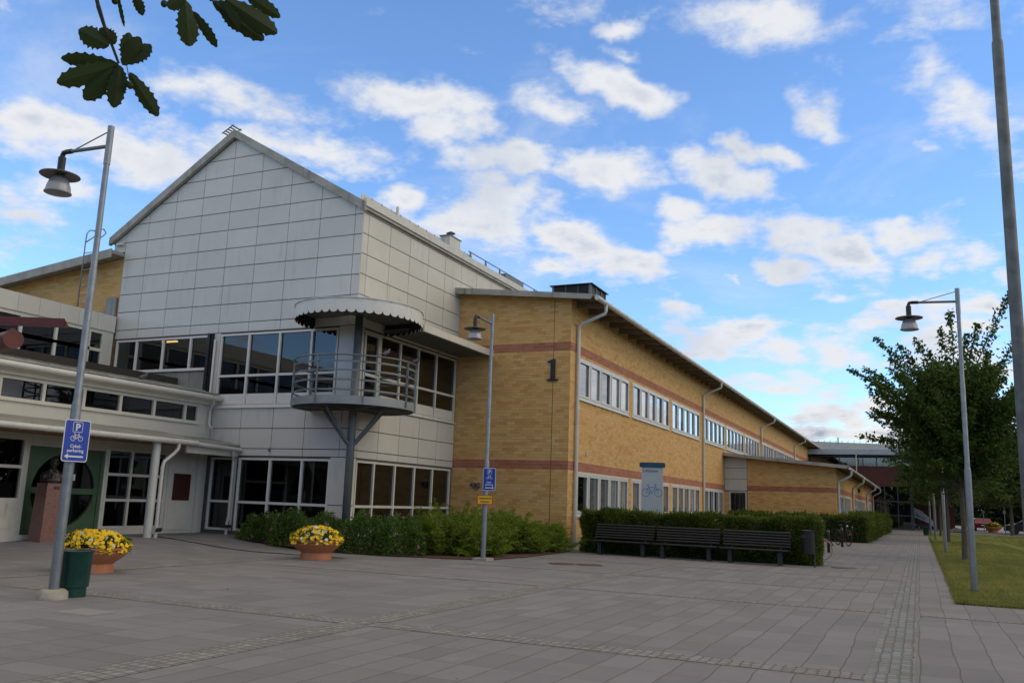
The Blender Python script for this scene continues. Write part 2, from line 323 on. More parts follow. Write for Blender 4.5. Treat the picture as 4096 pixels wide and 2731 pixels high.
def paver_mat():
    m, b = newmat('concrete_slabs'); g = pos()
    w1 = noise(g.outputs['Position'], .55, 2, .5); w2 = noise(g.outputs['Position'], 2.6, 2, .5)
    off1 = N.new('ShaderNodeVectorMath'); off1.operation = 'MULTIPLY_ADD'; LK.new(w1.outputs['Color'], off1.inputs[0]); off1.inputs[1].default_value = (.11, .09, 0); LK.new(g.outputs['Position'], off1.inputs[2])
    off2 = N.new('ShaderNodeVectorMath'); off2.operation = 'MULTIPLY_ADD'; LK.new(w2.outputs['Color'], off2.inputs[0]); off2.inputs[1].default_value = (.025, .025, 0); LK.new(off1.outputs[0], off2.inputs[2])
    s = N.new('ShaderNodeSeparateXYZ'); LK.new(off2.outputs[0], s.inputs[0])
    x, y = s.outputs[0], s.outputs[1]
    left = mth('LESS_THAN', x, -6.1)
    def grid(px, py, ox, oy):
        a = mth('DIVIDE', mth('ADD', x, ox), px); c = mth('DIVIDE', mth('ADD', y, oy), py)
        fx = mth('FRACT', a); fy = mth('FRACT', c)
        ex = mth('MULTIPLY', mth('MINIMUM', fx, mth('SUBTRACT', 1, fx)), px); ey = mth('MULTIPLY', mth('MINIMUM', fy, mth('SUBTRACT', 1, fy)), py)
        return ex, ey, mth('FLOOR', a), mth('FLOOR', c)
    e1 = grid(.35, .70, .0, .1); e2 = grid(.70, .35, .0, .1)
    def mixv(f, p, q): return mth('ADD', mth('MULTIPLY', p, mth('SUBTRACT', 1, f)), mth('MULTIPLY', q, f))
    ex = mixv(left, e1[0], e2[0]); ey = mixv(left, e1[1], e2[1]); ix = mixv(left, e1[2], e2[2]); iy = mixv(left, e1[3], e2[3])
    jn = noise(g.outputs['Position'], 7, 3, .6)
    wj = mth('MULTIPLY_ADD', jn.outputs[0], .009, .001)
    jx = mrange(mth('SUBTRACT', ex, wj), -.003, .006, 1, 0); jy = mth('MULTIPLY', mrange(mth('SUBTRACT', ey, mth('MULTIPLY', wj, .7)), -.003, .006, 1, 0), .75)
    jt = mth('MAXIMUM', jx, jy)
    cb = N.new('ShaderNodeCombineXYZ'); LK.new(ix, cb.inputs[0]); LK.new(iy, cb.inputs[1])
    wn = N.new('ShaderNodeTexWhiteNoise'); wn.noise_dimensions = '2D'; LK.new(cb.outputs[0], wn.inputs['Vector'])
    big = noise(g.outputs['Position'], .22, 5, .6); mid = noise(g.outputs['Position'], 3, 6, .7); fine = noise(g.outputs['Position'], 120, 2, .6)
    v = mth('ADD', mth('MULTIPLY', wn.outputs[0], .30), mth('ADD', mth('MULTIPLY', big.outputs[0], .5), mth('MULTIPLY', mid.outputs[0], .32)))
    col = mixc(mrange(v, .28, .8, smooth=False), (.162,.162,.180), (.250,.250,.276))
    col = mixc(mth('MULTIPLY', mrange(fine.outputs[0], .3, .75), .35), col, (.13,.125,.13))
    sp = noise(g.outputs['Position'], 28, 2, .5); col = mixc(mth('MULTIPLY', mrange(sp.outputs[0], .74, .78), .6), col, (.06,.055,.05))
    sp2 = noise(g.outputs['Position'], 1.1, 6, .7, dist=.6); col = mixc(mth('MULTIPLY', mrange(sp2.outputs[0], .60, .74), .40), col, (.33,.32,.32))
    sp3 = noise(g.outputs['Position'], .6, 5, .65); col = mixc(mth('MULTIPLY', mrange(sp3.outputs[0], .62, .76), .35), col, (.12,.10,.09))
    jc = mixc(mrange(noise(g.outputs['Position'], 1.1, 3, .6).outputs[0], .5, .62), (.075,.068,.062), (.085,.09,.05))
    col = mixc(mth('MULTIPLY', jt, .62), col, jc)
    LK.new(col, b.inputs['Base Color']); b.inputs['Roughness'].default_value = .82; b.inputs['Specular IOR Level'].default_value = .3
    bp = N.new('ShaderNodeBump'); bp.inputs['Strength'].default_value = .5; bp.inputs['Distance'].default_value = .006
    h = mth('ADD', mth('MULTIPLY', jt, -1.), mth('ADD', mth('MULTIPLY', wn.outputs[0], .35), mth('MULTIPLY', fine.outputs[0], .25)))
    LK.new(h, bp.inputs['Height']); LK.new(bp.outputs[0], b.inputs['Normal'])
    return m
def cobble_mat(name, c0, c1, c2):
    m, b = newmat(name); g = pos()
    w1 = noise(g.outputs['Position'], 4, 3, .6); o1 = N.new('ShaderNodeVectorMath'); o1.operation = 'MULTIPLY_ADD'
    LK.new(w1.outputs['Color'], o1.inputs[0]); o1.inputs[1].default_value = (.07, .07, 0); LK.new(g.outputs['Position'], o1.inputs[2])
    s = N.new('ShaderNodeSeparateXYZ'); LK.new(o1.outputs[0], s.inputs[0]); x, y = s.outputs[0], s.outputs[1]
    a = mth('DIVIDE', x, .102); ix = mth('FLOOR', a); fx = mth('FRACT', a)
    c = mth('ADD', mth('DIVIDE', y, .12), mth('MULTIPLY', mth('SINE', mth('MULTIPLY', ix, 12.9)), .5)); iy = mth('FLOOR', c); fy = mth('FRACT', c)
    e = mth('MINIMUM', mth('MINIMUM', fx, mth('SUBTRACT', 1, fx)), mth('MINIMUM', fy, mth('SUBTRACT', 1, fy)))
    jt = mrange(e, .04, .15, 1, 0)
    cb = N.new('ShaderNodeCombineXYZ'); LK.new(ix, cb.inputs[0]); LK.new(iy, cb.inputs[1])
    wn = N.new('ShaderNodeTexWhiteNoise'); wn.noise_dimensions = '2D'; LK.new(cb.outputs[0], wn.inputs['Vector'])
    sc = N.new('ShaderNodeSeparateColor'); LK.new(wn.outputs['Color'], sc.inputs[0])
    col = mixc(sc.outputs[0], c0, c1); col = mixc(mth('MULTIPLY', mrange(sc.outputs[1], .6, 1, 0, 1), .8), col, c2)
    f = noise(g.outputs['Position'], 60, 3, .7); col = mixc(mth('MULTIPLY', f.outputs[0], .4), col, (.10,.10,.10))
    col = mixc(mth('MULTIPLY', mrange(noise(g.outputs['Position'], 1.3, 4, .6).outputs[0], .45, .7), .5), col, (.15,.14,.14))
    col = mixc(mth('MULTIPLY', jt, .6), col, (.11,.105,.10))
    LK.new(col, b.inputs['Base Color']); b.inputs['Roughness'].default_value = .75
    bp = N.new('ShaderNodeBump'); bp.inputs['Strength'].default_value = .9; bp.inputs['Distance'].default_value = .015
    LK.new(mth('SUBTRACT', mth('ADD', mth('MULTIPLY', f.outputs[0], .25), mth('MULTIPLY', sc.outputs[2], .4)), jt), bp.inputs['Height']); LK.new(bp.outputs[0], b.inputs['Normal'])
    return m
def glass_mat(name, tint=(.55,.62,.62), rough=.0, ior=1.5, gain=2.5):
    global N, LK
    m = bpy.data.materials.new(name); m.use_nodes = True; t = m.node_tree; t.nodes.clear(); N = t.nodes; LK = t.links
    tr = N.new('ShaderNodeBsdfTransparent'); tr.inputs[0].default_value = (*tint, 1)
    gl = N.new('ShaderNodeBsdfGlossy'); gl.inputs['Roughness'].default_value = .012; gl.inputs['Color'].default_value = (.95,.97,1,1)
    fr = N.new('ShaderNodeFresnel'); fr.inputs['IOR'].default_value = ior
    g = N.new('ShaderNodeTexCoord'); nz = noise(g.outputs['Object'], .8, 2, .5); bp = N.new('ShaderNodeBump'); bp.inputs['Strength'].default_value = .05; bp.inputs['Distance'].default_value = .03
    LK.new(nz.outputs[0], bp.inputs['Height']); LK.new(bp.outputs[0], gl.inputs['Normal'])
    mxs = N.new('ShaderNodeMixShader'); f = mth('MULTIPLY', fr.outputs[0], gain, clamp=True); LK.new(f, mxs.inputs[0])
    LK.new(tr.outputs[0], mxs.inputs[1]); LK.new(gl.outputs[0], mxs.inputs[2])
    o = N.new('ShaderNodeOutputMaterial'); LK.new(mxs.outputs[0], o.inputs[0]); return m
def leaf_mat(name, dark, light, trans=.35, third=None, rough=.5):
    global N, LK
    m, b = newmat(name); g = pos()
    cl = noise(g.outputs['Position'], 1.3, 3, .6)
    v = mth('ADD', mth('MULTIPLY', g.outputs['Random Per Island'], .55), mth('MULTIPLY', mrange(cl.outputs[0], .3, .7), .45))
    col = mixc(v, dark, light)
    if third: col = mixc(mth('GREATER_THAN', g.outputs['Random Per Island'], .93), col, third)
    LK.new(col, b.inputs['Base Color']); b.inputs['Roughness'].default_value = rough; b.inputs['Specular IOR Level'].default_value = .35
    tl = N.new('ShaderNodeBsdfTranslucent'); LK.new(col, tl.inputs[0]); mxs = N.new('ShaderNodeMixShader'); mxs.inputs[0].default_value = trans
    LK.new(b.outputs[0], mxs.inputs[1]); LK.new(tl.outputs[0], mxs.inputs[2])
    o = [x for x in N if x.type == 'OUTPUT_MATERIAL'][0]; LK.new(mxs.outputs[0], o.inputs[0]); return m
def blind_mat(name, c0, c1, period, vertical):
    m, b = newmat(name); g = pos(); s = N.new('ShaderNodeSeparateXYZ'); LK.new(g.outputs['Position'], s.inputs[0])
    f = mth('FRACT', mth('DIVIDE', s.outputs[2] if not vertical else s.outputs[1], period))
    if vertical: f = mth('ABSOLUTE', mth('SUBTRACT', f, .5)); f = mth('MULTIPLY', f, 2)
    LK.new(mixc(mrange(f, .1, .9), c0, c1), b.inputs['Base Color']); b.inputs['Roughness'].default_value = .7; return m
def grass_mat():
    m, b = newmat('lawn'); g = pos()
    a = noise(g.outputs['Position'], .35, 5, .62); c = noise(g.outputs['Position'], 6, 5, .7); d = noise(g.outputs['Position'], 70, 3, .7)
    mp = N.new('ShaderNodeMapping'); LK.new(g.outputs['Position'], mp.inputs[0]); mp.inputs['Rotation'].default_value = (0,0,rad(35)); mp.inputs['Scale'].default_value = (2.2, .25, 1)
    st = noise(mp.outputs[0], 1., 3, .6)
    col = mixc(mrange(mth('ADD', mth('MULTIPLY', a.outputs[0], .55), mth('MULTIPLY', st.outputs[0], .45)), .40, .62), (.105,.150,.024), (.30,.27,.085))
    col = mixc(mth('MULTIPLY', c.outputs[0], .5), col, (.095,.120,.022)); col = mixc(mth('MULTIPLY', mrange(d.outputs[0], .3, .7), .45), col, (.05,.07,.014))
    LK.new(col, b.inputs['Base Color']); b.inputs['Roughness'].default_value = .9; b.inputs['Specular IOR Level'].default_value = .1
    bp = N.new('ShaderNodeBump'); bp.inputs['Strength'].default_value = 1; bp.inputs['Distance'].default_value = .03
    LK.new(mth('ADD', d.outputs[0], c.outputs[0]), bp.inputs['Height']); LK.new(bp.outputs[0], b.inputs['Normal']); return m
def emis(name, rgb, s):
    m, b = newmat(name); b.inputs['Base Color'].default_value = (*rgb, 1); b.inputs['Emission Color'].default_value = (*rgb, 1); b.inputs['Emission Strength'].default_value = s; return m

BRICK = brick_mat(); PAVER = paver_mat()
COBB = cobble_mat('granite_setts', (.17,.20,.22), (.30,.33,.34), (.27,.22,.20))
COBW = cobble_mat('pale_granite_setts', (.20,.203,.21), (.33,.33,.325), (.27,.24,.235))
GRASS = grass_mat()
CLAD = M('white_cladding', (.62,.615,.59), .45, 0, .035, .9, dirt=(.34,.35,.31), streak=.42, isl=.28)
CLADW = M('cream_cladding', (.60,.585,.53), .5, 0, .04, .9, dirt=(.34,.33,.27), streak=.42, isl=.28)
GASK = M('gasket_grey', (.10,.10,.10), .7)
BACK = M('joint_backing', (.10,.10,.095), .8)
FRAME = M('white_frame', (.66,.66,.64), .4, 0, .03)
FRAMEC = M('cream_frame', (.62,.60,.53), .45, 0, .04, dirt=(.30,.29,.22), streak=.3)
METAL = M('weathered_zinc', (.30,.305,.285), .5, .25, .18, 1.6, dirt=(.10,.11,.08), streak=.8)
VERGE = M('lichen_verge', (.34,.335,.31), .7, 0, .18, 2.2, .25, 40, dirt=(.12,.12,.09), streak=.9)
GUT = M('painted_gutter', (.56,.56,.53), .42, .1, .06, 2, dirt=(.28,.28,.22), streak=.5)
SOFF = M('timber_soffit', (.13,.09,.055), .75, 0, .2, 4)
WOODC = M('canopy_timber', (.30,.16,.07), .6, 0, .15, 6)
GALV = M('galvanised_steel', (.23,.255,.275), .40, .55, .12, 9, .1, 90)
GREYM = M('grey_paint', (.15,.17,.178), .45, .2, .10, 3)
BLK = M('black_paint', (.012,.013,.015), .42, 0, .2)
DARKI = M('dark_interior', (.035,.030,.026), .9)
TEAL = M('teal_interior', (.02,.10,.12), .8)
RUST = M('brown_interior', (.10,.05,.03), .8)
GLS = glass_mat('window_glass', (.93,.95,.95)); GLD = glass_mat('dark_glass', (.30,.33,.34), ior=1.5, gain=1.5)
CONC = M('concrete', (.34,.32,.28), .85, 0, .15, 8, .4, 60)
RED = M('red_lacquer', (.115,.020,.015), .42, .1, .08, 3)
REDW = M('dark_red_boards', (.105,.028,.022), .7, 0, .12, 2)

# ================================================================ ground
def sst(x, a, b): t = min(1, max(0, (x-a)/(b-a))); return t*t*(3-2*t)
def gz(x, y): return .22*sst(-x, 15.2, 19.2)*sst(y, 12.0, 17.0)
def sheet(name, mat, x0, x1, y0, y1, st, dz, fn=None):
    nx = max(1, int(math.ceil((x1-x0)/st))); ny = max(1, int(math.ceil((y1-y0)/st))); mb = MB(); fn = fn or gz
    for j in range(ny+1):
        for i in range(nx+1):
            x = x0+(x1-x0)*i/nx; y = y0+(y1-y0)*j/ny; mb.v.append((x, y, fn(x, y)+dz))
    for j in range(ny):
        for i in range(nx): a = j*(nx+1)+i; mb.f.append((a, a+1, a+nx+2, a+nx+1))
    o = mb.build(name, mat); tag(o, kind='structure'); return o
SOIL = M('soil', (.09,.07,.05), .95, 0, .3, 3, .6, 20)
tag(MB().poly([(-900,-600,-.6),(900,-600,-.6),(900,1500,-.6),(-900,1500,-.6)]).build('ground', GRASS), kind='structure')
sheet('plaza', PAVER, -26, .56, -14, 17.62, .5, 0)
sheet('plaza', PAVER, .56, 14, -14, 17.62, 2.0, 0)
sheet('path', PAVER, -26, .56, 17.62, 30, .5, 0)
sheet('path', PAVER, -10.4, .56, 30, 92, 4.0, 0)
ASPH = M('pale_asphalt', (.25,.235,.24), .85, 0, .12, .25, .3, 30)
sheet('road', ASPH, -30, 60, 92, 172, 30, -.01)
sheet('road', ASPH, .56, 60, 86.5, 92, 10, -.006)
def lawnz(x, y):
    e = sst(x, .56, 2.2)*sst(y, 18.2, 21)*(1-sst(y, 78, 86))
    return .03+e*(-.55*math.exp(-((x-6.2-.02*(y-30))/2.0)**2)+.05*math.sin(y*.21+x))
sheet('lawn', GRASS, .56, 16, 17.62, 86.5, .6, 0, lawnz)
KERB = M('kerb_stone', (.40,.39,.37), .8)
tag(MB().box(.56, 86.5, -.1, 40, 86.65, .10).build('kerb', KERB), kind='structure')
mbk = MB(); 
for i in range(20): mbk.bar((4.4+i*.9, 97.5+.12*i*.9, .05), (4.4+(i+1)*.9-.01, 97.5+.12*(i+1)*.9, .05), .2, .14)
tag(mbk.build('kerb', KERB), kind='structure')
# bands of setts set into the slabs
def strip(x0, x1, y0, y1, mat, dz=.004):
    sheet('sett_band', mat, x0, x1, y0, y1, .5, dz)
strip(-.52, -.10, 2, 92, COBB)
strip(-6.32, -5.90, 2, 9.0, COBW); strip(-6.32, -5.90, 9.36, 15.1, COBW); strip(-6.32, -5.90, 15.3, 25.9, COBW)
strip(-24, -6.0, 9.0, 9.36, COBW); strip(-5.90, -.52, 9.0, 9.36, COBW)
strip(-12.6, -6.32, 15.1, 15.30, COBW); strip(-6.32, -.52, 15.1, 15.30, COBW); strip(-.1, 3, 15.1, 15.25, COBB)
strip(-9.9, -6.32, 18.9, 19.02, COBB); strip(-5.9, -.52, 18.9, 19.02, COBB); strip(-9.6, -6.32, 22.65, 22.8, COBW); strip(-5.9, -.52, 22.65, 22.8, COBW); strip(-4, -.52, 28.9, 29.0, COBB)
strip(-3.1, -.52, 35, 35.12, COBB); strip(-3.1, -.52, 42, 42.12, COBB); strip(-3.1, -.52, 50, 50.12, COBB)
strip(-13.67, -13.36, 9.36, 16.6, COBW); strip(-19, -12.6, 17.9, 18.1, COBW, .02)
mo = sheet('slab_patch', M('new_concrete', (.25,.248,.255), .8, 0, .08), -9.5, -8.9, 7.62, 8.05, 1, .003)
MHC = M('cast_iron_cover', (.10,.065,.05), .6, .3, .3, 14, .6, 90)
for i, (x, y, lb) in enumerate([(-8.13, 20.85, 'rusty round manhole cover nearer the fern bed'), (-7.5, 21.1, 'rusty round manhole cover nearer the left bench'), (-1.95, 26.4, 'grey round manhole cover in the path by the litter bin')]):
    mh = empty('manhole_cover', (x, y, 0), lb, 'manhole cover', 'round manhole covers in the paving')
    MB().lathe([(0,.012),(.27,.012),(.272,.004)], (x,y,0), 32).build('lid', MHC if i < 2 else M('grey_iron', (.10,.10,.11), .6, .3, .2, 14, .6, 90), mh)
    MB().lathe([(.28,.004),(.28,.013),(.33,.013),(.335,.004)], (x,y,0), 32).build('rim', MHC, mh)

# ================================================================ white gabled hall
GX0, GX1, GY = -24.67, -14.79, 20.88
hall = empty('gabled_hall', (GX1, GY, 0), 'white panel clad hall with steep gable, between the entrance building and the brick block', 'building')
PG = PL('Y', GY, -1); PR = PL('X', GX1, 1)
PKX, PKZ, EZ = -20.07, 13.03, 9.98
SL = (PKZ-EZ)/(GX1-PKX)
def roofz(x): return PKZ-abs(x-PKX)*SL if x > PKX else PKZ-abs(x-PKX)*.617
# openings
g_hi = [(-24.55,-20.32,5.27,6.37), (-19.93,-15.4,4.05,6.37)]
g_lo = [(-19.85,-18.85,.33,2.5), (-18.75,-15.37,.33,2.5)]
r_hi = [(21.35,27.1,4.12,6.37)]; r_lo = [(21.33,27.02,.33,2.5)]
mb = MB(); YB = GY+.03
PGb = PL('Y', YB, -1); PRb = PL('X', GX1-.03, 1)
wall(mb, PGb, GX0, GX1-.03, 0, EZ-.5, g_hi+g_lo, .1); wall(mb, PRb, YB, 40, 0, EZ+.05, r_hi+r_lo, .1)
mb.poly([(GX0-.55,YB,EZ-.5),(GX1-.03,YB,EZ-.5),(GX1-.03,YB,EZ),(PKX,YB,PKZ),(GX0-.55,YB,roofz(GX0-.55))])
mb.box(GX0-.55, YB, EZ-.5, GX0+.02, 40, EZ-.3)
mb.poly([(GX0,YB,0),(GX0,40,0),(GX0,40,EZ),(GX0,YB,EZ)]); mb.poly([(GX0,40,0),(GX1,40,0),(GX1,40,EZ),(PKX,40,PKZ),(GX0,40,EZ)])
mb.build('wall', BACK, hall)
def clip_half(poly, n, c):   # keep points with n.p <= c  (2D)
    out = []
    for i in range(len(poly)):
        a, b = poly[i], poly[(i+1) % len(poly)]; da = n[0]*a[0]+n[1]*a[1]-c; db = n[0]*b[0]+n[1]*b[1]-c
        if da <= 0: out.append(a)
        if (da < 0 < db) or (db < 0 < da): t = da/(da-db); out.append((a[0]+(b[0]-a[0])*t, a[1]+(b[1]-a[1])*t))
    return out
def panels(mb, pl, us, zs, holes=(), gu=.010, gzp=.013, clips=(), d0=0.0, th=.03):
    for i in range(len(us)-1):
        for j in range(len(zs)-1):
            a, b, c, d = us[i]+gu, us[i+1]-gu, zs[j]+gzp, zs[j+1]-gzp
            p = [(a,c),(b,c),(b,d),(a,d)]
            um, zm = (a+b)/2, (c+d)/2
            if any(h[0] < um < h[1] and h[2] < zm < h[3] for h in holes): continue
            for n, cc in clips: p = clip_half(p, n, cc) if len(p) > 2 else p
            if len(p) < 3: continue
            # tiny random tilt: real cassettes are never perfectly coplanar
            t = random.uniform(-.0015, .0015)
            pts = [pl.p(q[0], q[1], d0+t) for q in p]
            mb.prism(pts, Vector(pl.p(0,0,-th))-Vector(pl.p(0,0,0)))
gus = [GX0,-23.64,-22.46,-21.28,-20.07,-18.85,-17.61,-16.39,-15.09,GX1]
zrow = [6.42,6.73,7.35,7.97,8.59,9.21,9.84,10.46,11.08,11.70,12.32,12.94,13.6]
nR = (SL,1.); cR = PKZ+SL*PKX-.02; nL = (-.617,1.); cL = PKZ-.617*PKX-.02
mb = MB(); panels(mb, PG, gus, zrow, clips=((nR,cR),(nL,cL)))
panels(mb, PG, [GX0-.53,GX0], [9.5,9.84,10.46], clips=((nL,cL),))
zmid = [2.56,2.78,3.39,4.03]
panels(mb, PG, [-20.0,-18.82,-17.58,-16.39,-15.09,GX1], zmid)
panels(mb, PG, [-20.22,-20.0], [2.56,4.03,6.4]); panels(mb, PG, [-15.38,GX1], [.1,1.2,2.56]); panels(mb, PG, [-15.38,GX1], [4.03,6.42]); panels(mb, PG, [-20.22,-19.95],[4.03,6.42])
mb.build('gable_cladding', CLAD, hall)
mb = MB(); panels(mb, PG, [GX0,-24.1,-23.5,-22.9,-22.3,-21.7,-21.1,-20.5,-20.22], [4.3,5.22], clips=()); mb.build('seamed_apron', METAL, hall)
rus = [GY,21.19,22.41,23.6,24.8,25.97,27.17,28.4,29.65,30.95,32.2,33.4,34.6]
mb = MB(); panels(mb, PR, rus, [6.42,6.73,7.37,8.0,8.63,9.25,9.89,10.1]); panels(mb, PR, [GY,21.31,22.40,23.58,24.78,25.96,27.17], [2.56,2.78,3.39,4.08])
panels(mb, PR, [GY,21.33], [.1,1.2,2.56]); panels(mb, PR, [GY,21.33], [4.08,6.42]); mb.build('side_cladding', CLADW, hall)
# roof and verges
mb = MB(); yf = GY-.14
def slab(mb, p0, p1, y0, y1, th):
    (x0, z0), (x1, z1) = p0, p1
    mb.prism([(x0,y0,z0),(x1,y0,z1),(x1,y0,z1+th),(x0,y0,z0+th)], (0, y1-y0, 0))
xl = GX0-.62; xr = GX1+.10
slab(mb, (PKX-.001, PKZ+.03), (xl, roofz(xl)+.03), yf+.1, 40, .14); slab(mb, (PKX, PKZ+.03), (xr, roofz(xr)+.03), yf+.1, 40, .14)
mb.build('roof', METAL, hall)
mb = MB(); slab(mb, (PKX-.001, PKZ-.02), (xl-.03, roofz(xl-.03)-.02), yf-.02, yf+.1, .27); slab(mb, (PKX, PKZ-.02), (xr+.02, roofz(xr+.02)-.02), yf-.02, yf+.1, .27)
mb.build('verge_board', VERGE, hall)
ze = roofz(xr)
mb = MB(); mb.box(GX1+.0, GY-.1, 10.05, GX1+.14, 36, 10.28)
mb.build('eaves_gutter', GUT, hall)
mb = MB()
for i in range(13):
    y = 21.55+i*.575; mb.box(GX1-.62, y, 10.45, GX1-.60, y+.55, 10.78); mb.box(GX1-.66, y+.555, 10.42, GX1-.58, y+.575, 10.80)
mb.build('snow_guard', GUT, hall)
mb = MB(); mb.tube([(GX1-.5,28.6,10.86),(GX1-.5,35.5,10.86)], .02)
for y in (28.75,30.08,31.38,32.55,33.7,35.0): mb.prism([(GX1-.52,y-.1,10.4),(GX1-.52,y+.1,10.4),(GX1-.52,y+.03,10.88),(GX1-.52,y-.03,10.88)], (.04,0,0))
mb.build('roof_rail', GREYM, hall)
mb = MB(); mb.box(-15.5,26.75,10.3,-15.1,27.55,10.93); mb.build('vent_box', GUT, hall)
mb = MB(); mb.box(-15.53,26.70,10.93,-15.07,27.6,10.96); mb.lathe([(.09,10.96),(.09,11.1),(.17,11.12),(.17,11.14),(.02,11.22)], (-15.3,27.15,0), 14); mb.build('vent_cowl', GREYM, hall)
MB().tube([(-15.3,23.49,10.4),(-15.3,23.49,10.95)], .05).build('vent_pipe', GUT, hall)
MB().box(-15.5,31.55,10.4,-15.1,33.3,10.72).build('roof_hatch', GREYM, hall)
mb = MB(); 
for i in range(5): mb.box(-20.55+i*.09, GY-.20, 13.20+i*.05, -20.49+i*.09, GY+.25, 13.22+i*.05)
mb.bar((-20.6,GY-.16,13.20),(-20.12,GY-.16,13.44),.02,.03); mb.bar((-20.6,GY+.2,13.20),(-20.12,GY+.2,13.44),.02,.03); mb.build('ridge_grating', GREYM, hall)
# windows
def windows(parent, pl, u0, u1, z0, z1, mull, trans=(), frame=FRAME, glass=GLD, fw=.06, mw=.07, d0=-.10, d1=.012, name='window', panel_below=None, sill=.07):
    mb = MB()
    pl.box(mb, u0, u1, z0, z0+fw, d0, d1); pl.box(mb, u0, u1, z1-fw, z1, d0, d1)
    pl.box(mb, u0, u0+fw, z0+fw, z1-fw, d0, d1); pl.box(mb, u1-fw, u1, z0+fw, z1-fw, d0, d1)
    for m_ in mull: pl.box(mb, m_-mw/2, m_+mw/2, z0+fw, z1-fw, d0, d1)
    es = [u0+fw]+[x for m_ in mull for x in (m_-mw/2, m_+mw/2)]+[u1-fw]
    for t in trans:
        for i in range(0, len(es), 2): pl.box(mb, es[i], es[i+1], t-mw/2, t+mw/2, d0, d1)
    if sill: pl.box(mb, u0-.03, u1+.03, z0-.035, z0-.002, -.02, sill)
    w = mb.build(name, frame, parent)
    gp = MB(); zl = panel_below if panel_below else z0+fw
    pl.quad(gp, u0+fw, u1-fw, zl, z1-fw, d0+.045); gp.build('pane', glass, w)
    if panel_below:
        pp = MB()
        for i in range(0, len(es), 2):
            pl.box(pp, es[i]+.03, es[i+1]-.03, z0+fw+.03, panel_below-.05, d0+.04, d0+.085); pl.box(pp, es[i], es[i+1], z0+fw, panel_below, d0, d0+.06)
        pp.build('lower_panel', frame, w)
    # casement edges: thin dark gaskets round every light
    gk = MB()
    zz = [zl]+[x for t in sorted(trans) if t > zl for x in (t-mw/2, t+mw/2)]+[z1-fw]
    for i in range(0, len(es), 2):
        for j in range(0, len(zz), 2):
            a, b, c, d = es[i], es[i+1], zz[j], zz[j+1]; g_ = .014
            pl.box(gk, a, a+g_, c, d, d0+.046, d0+.051); pl.box(gk, b-g_, b, c, d, d0+.046, d0+.051); pl.box(gk, a+g_, b-g_, c, c+g_, d0+.046, d0+.051); pl.box(gk, a+g_, b-g_, d-g_, d, d0+.046, d0+.051)
    gk.build('gasket', GASK, w)
    return w
windows(hall, PG, *g_hi[0], [-23.6,-22.4,-21.2])
windows(hall, PG, *g_hi[1], [-18.77,-17.57,-16.36], [5.03], panel_below=4.46)
windows(hall, PG, *g_lo[0], [], [1.18], sill=0); windows(hall, PG, *g_lo[1], [-17.56,-16.38], [1.18], sill=0)
windows(hall, PR, 22.22, 27.1, 4.12, 6.37, [23.4,24.52,25.72], [5.05], frame=FRAMEC, panel_below=4.52)
windows(hall, PR, *r_lo[0], [22.28,23.45,24.63,25.8], [1.18], frame=FRAMEC, sill=0)
dr = MB(); PR.box(dr, 21.36, 21.45, 4.16, 6.36, -.09, .015); PR.box(dr, 22.1, 22.2, 4.16, 6.36, -.09, .015); PR.box(dr, 21.45, 22.1, 4.16, 4.3, -.09, .015); PR.box(dr, 21.45, 22.1, 6.24, 6.36, -.09, .015); PR.box(dr, 21.45, 22.1, 5.0, 5.09, -.09, .015)
do = dr.build('balcony_door', FRAMEC, hall); gp = MB(); PR.quad(gp, 21.45, 22.1, 4.3, 6.24, -.05); gp.build('pane', GLD, do); MB().tube([(GX1+.03,22.14,5.1),(GX1+.07,22.14,5.1),(GX1+.07,22.02,5.1)], .012).build('handle', GALV, do)
# interiors seen through the glass
def ibox(x0,y0,z0,x1,y1,z1): return MB().box(x0,y0,z0,x1,y1,z1)
ibox(-24.6,24.3,3.3,-14.9,24.4,9).build('inner_wall', DARKI, hall); ibox(-24.6,21.0,3.25,-14.9,30,3.35).build('inner_floor', RUST, hall); ibox(-24.6,21.0,6.9,-14.9,30,7.0).build('ceiling', M('ceiling_white', (.45,.44,.40), .8), hall)
ibox(-24.6,24.3,0.05,-17.5,24.4,3.2).build('inner_wall', DARKI, hall); ibox(-17.5,21.6,.05,-17.4,30,6.8).build('inner_wall', DARKI, hall)
for q_ in ((-19.3,22.6,3.4,-18.1,22.65,5.1),(-22.0,22.2,4.2,-20.7,22.25,6.0),(-19,22.3,.2,-17.8,22.35,1.6),(-16.9,22.3,.2,-15.6,22.35,1.3)): ibox(*q_).build('screen', TEAL, hall)
MB().box(-23.4,21.75,6.42,-22.75,21.83,6.47).build('ceiling_lamp', emis('warm_tube', (1,.62,.2), 3.0), hall)
# black duct and thin pipe between the two window groups
mb = MB(); mb.box(-20.34,GY-.17,4.42,-20.24,GY-.015,6.4); mb.box(-20.23,GY-.12,4.42,-20.19,GY-.015,6.4); mb.build('cable_duct', BLK, hall)
MB().tube([(-20.1,GY-.07,6.2),(-20.1,GY-.07,4.0)], .035).build('drain_pipe', FRAME, hall)
MB().box(-17.63,GY-.06,2.70,-17.57,GY-.004,2.80).build('sensor', GREYM, hall)
# floodlight
MB().box(-25.0,GY-.12,9.75,-24.72,GY-.01,9.83).build('flood_lamp', GUT, hall)
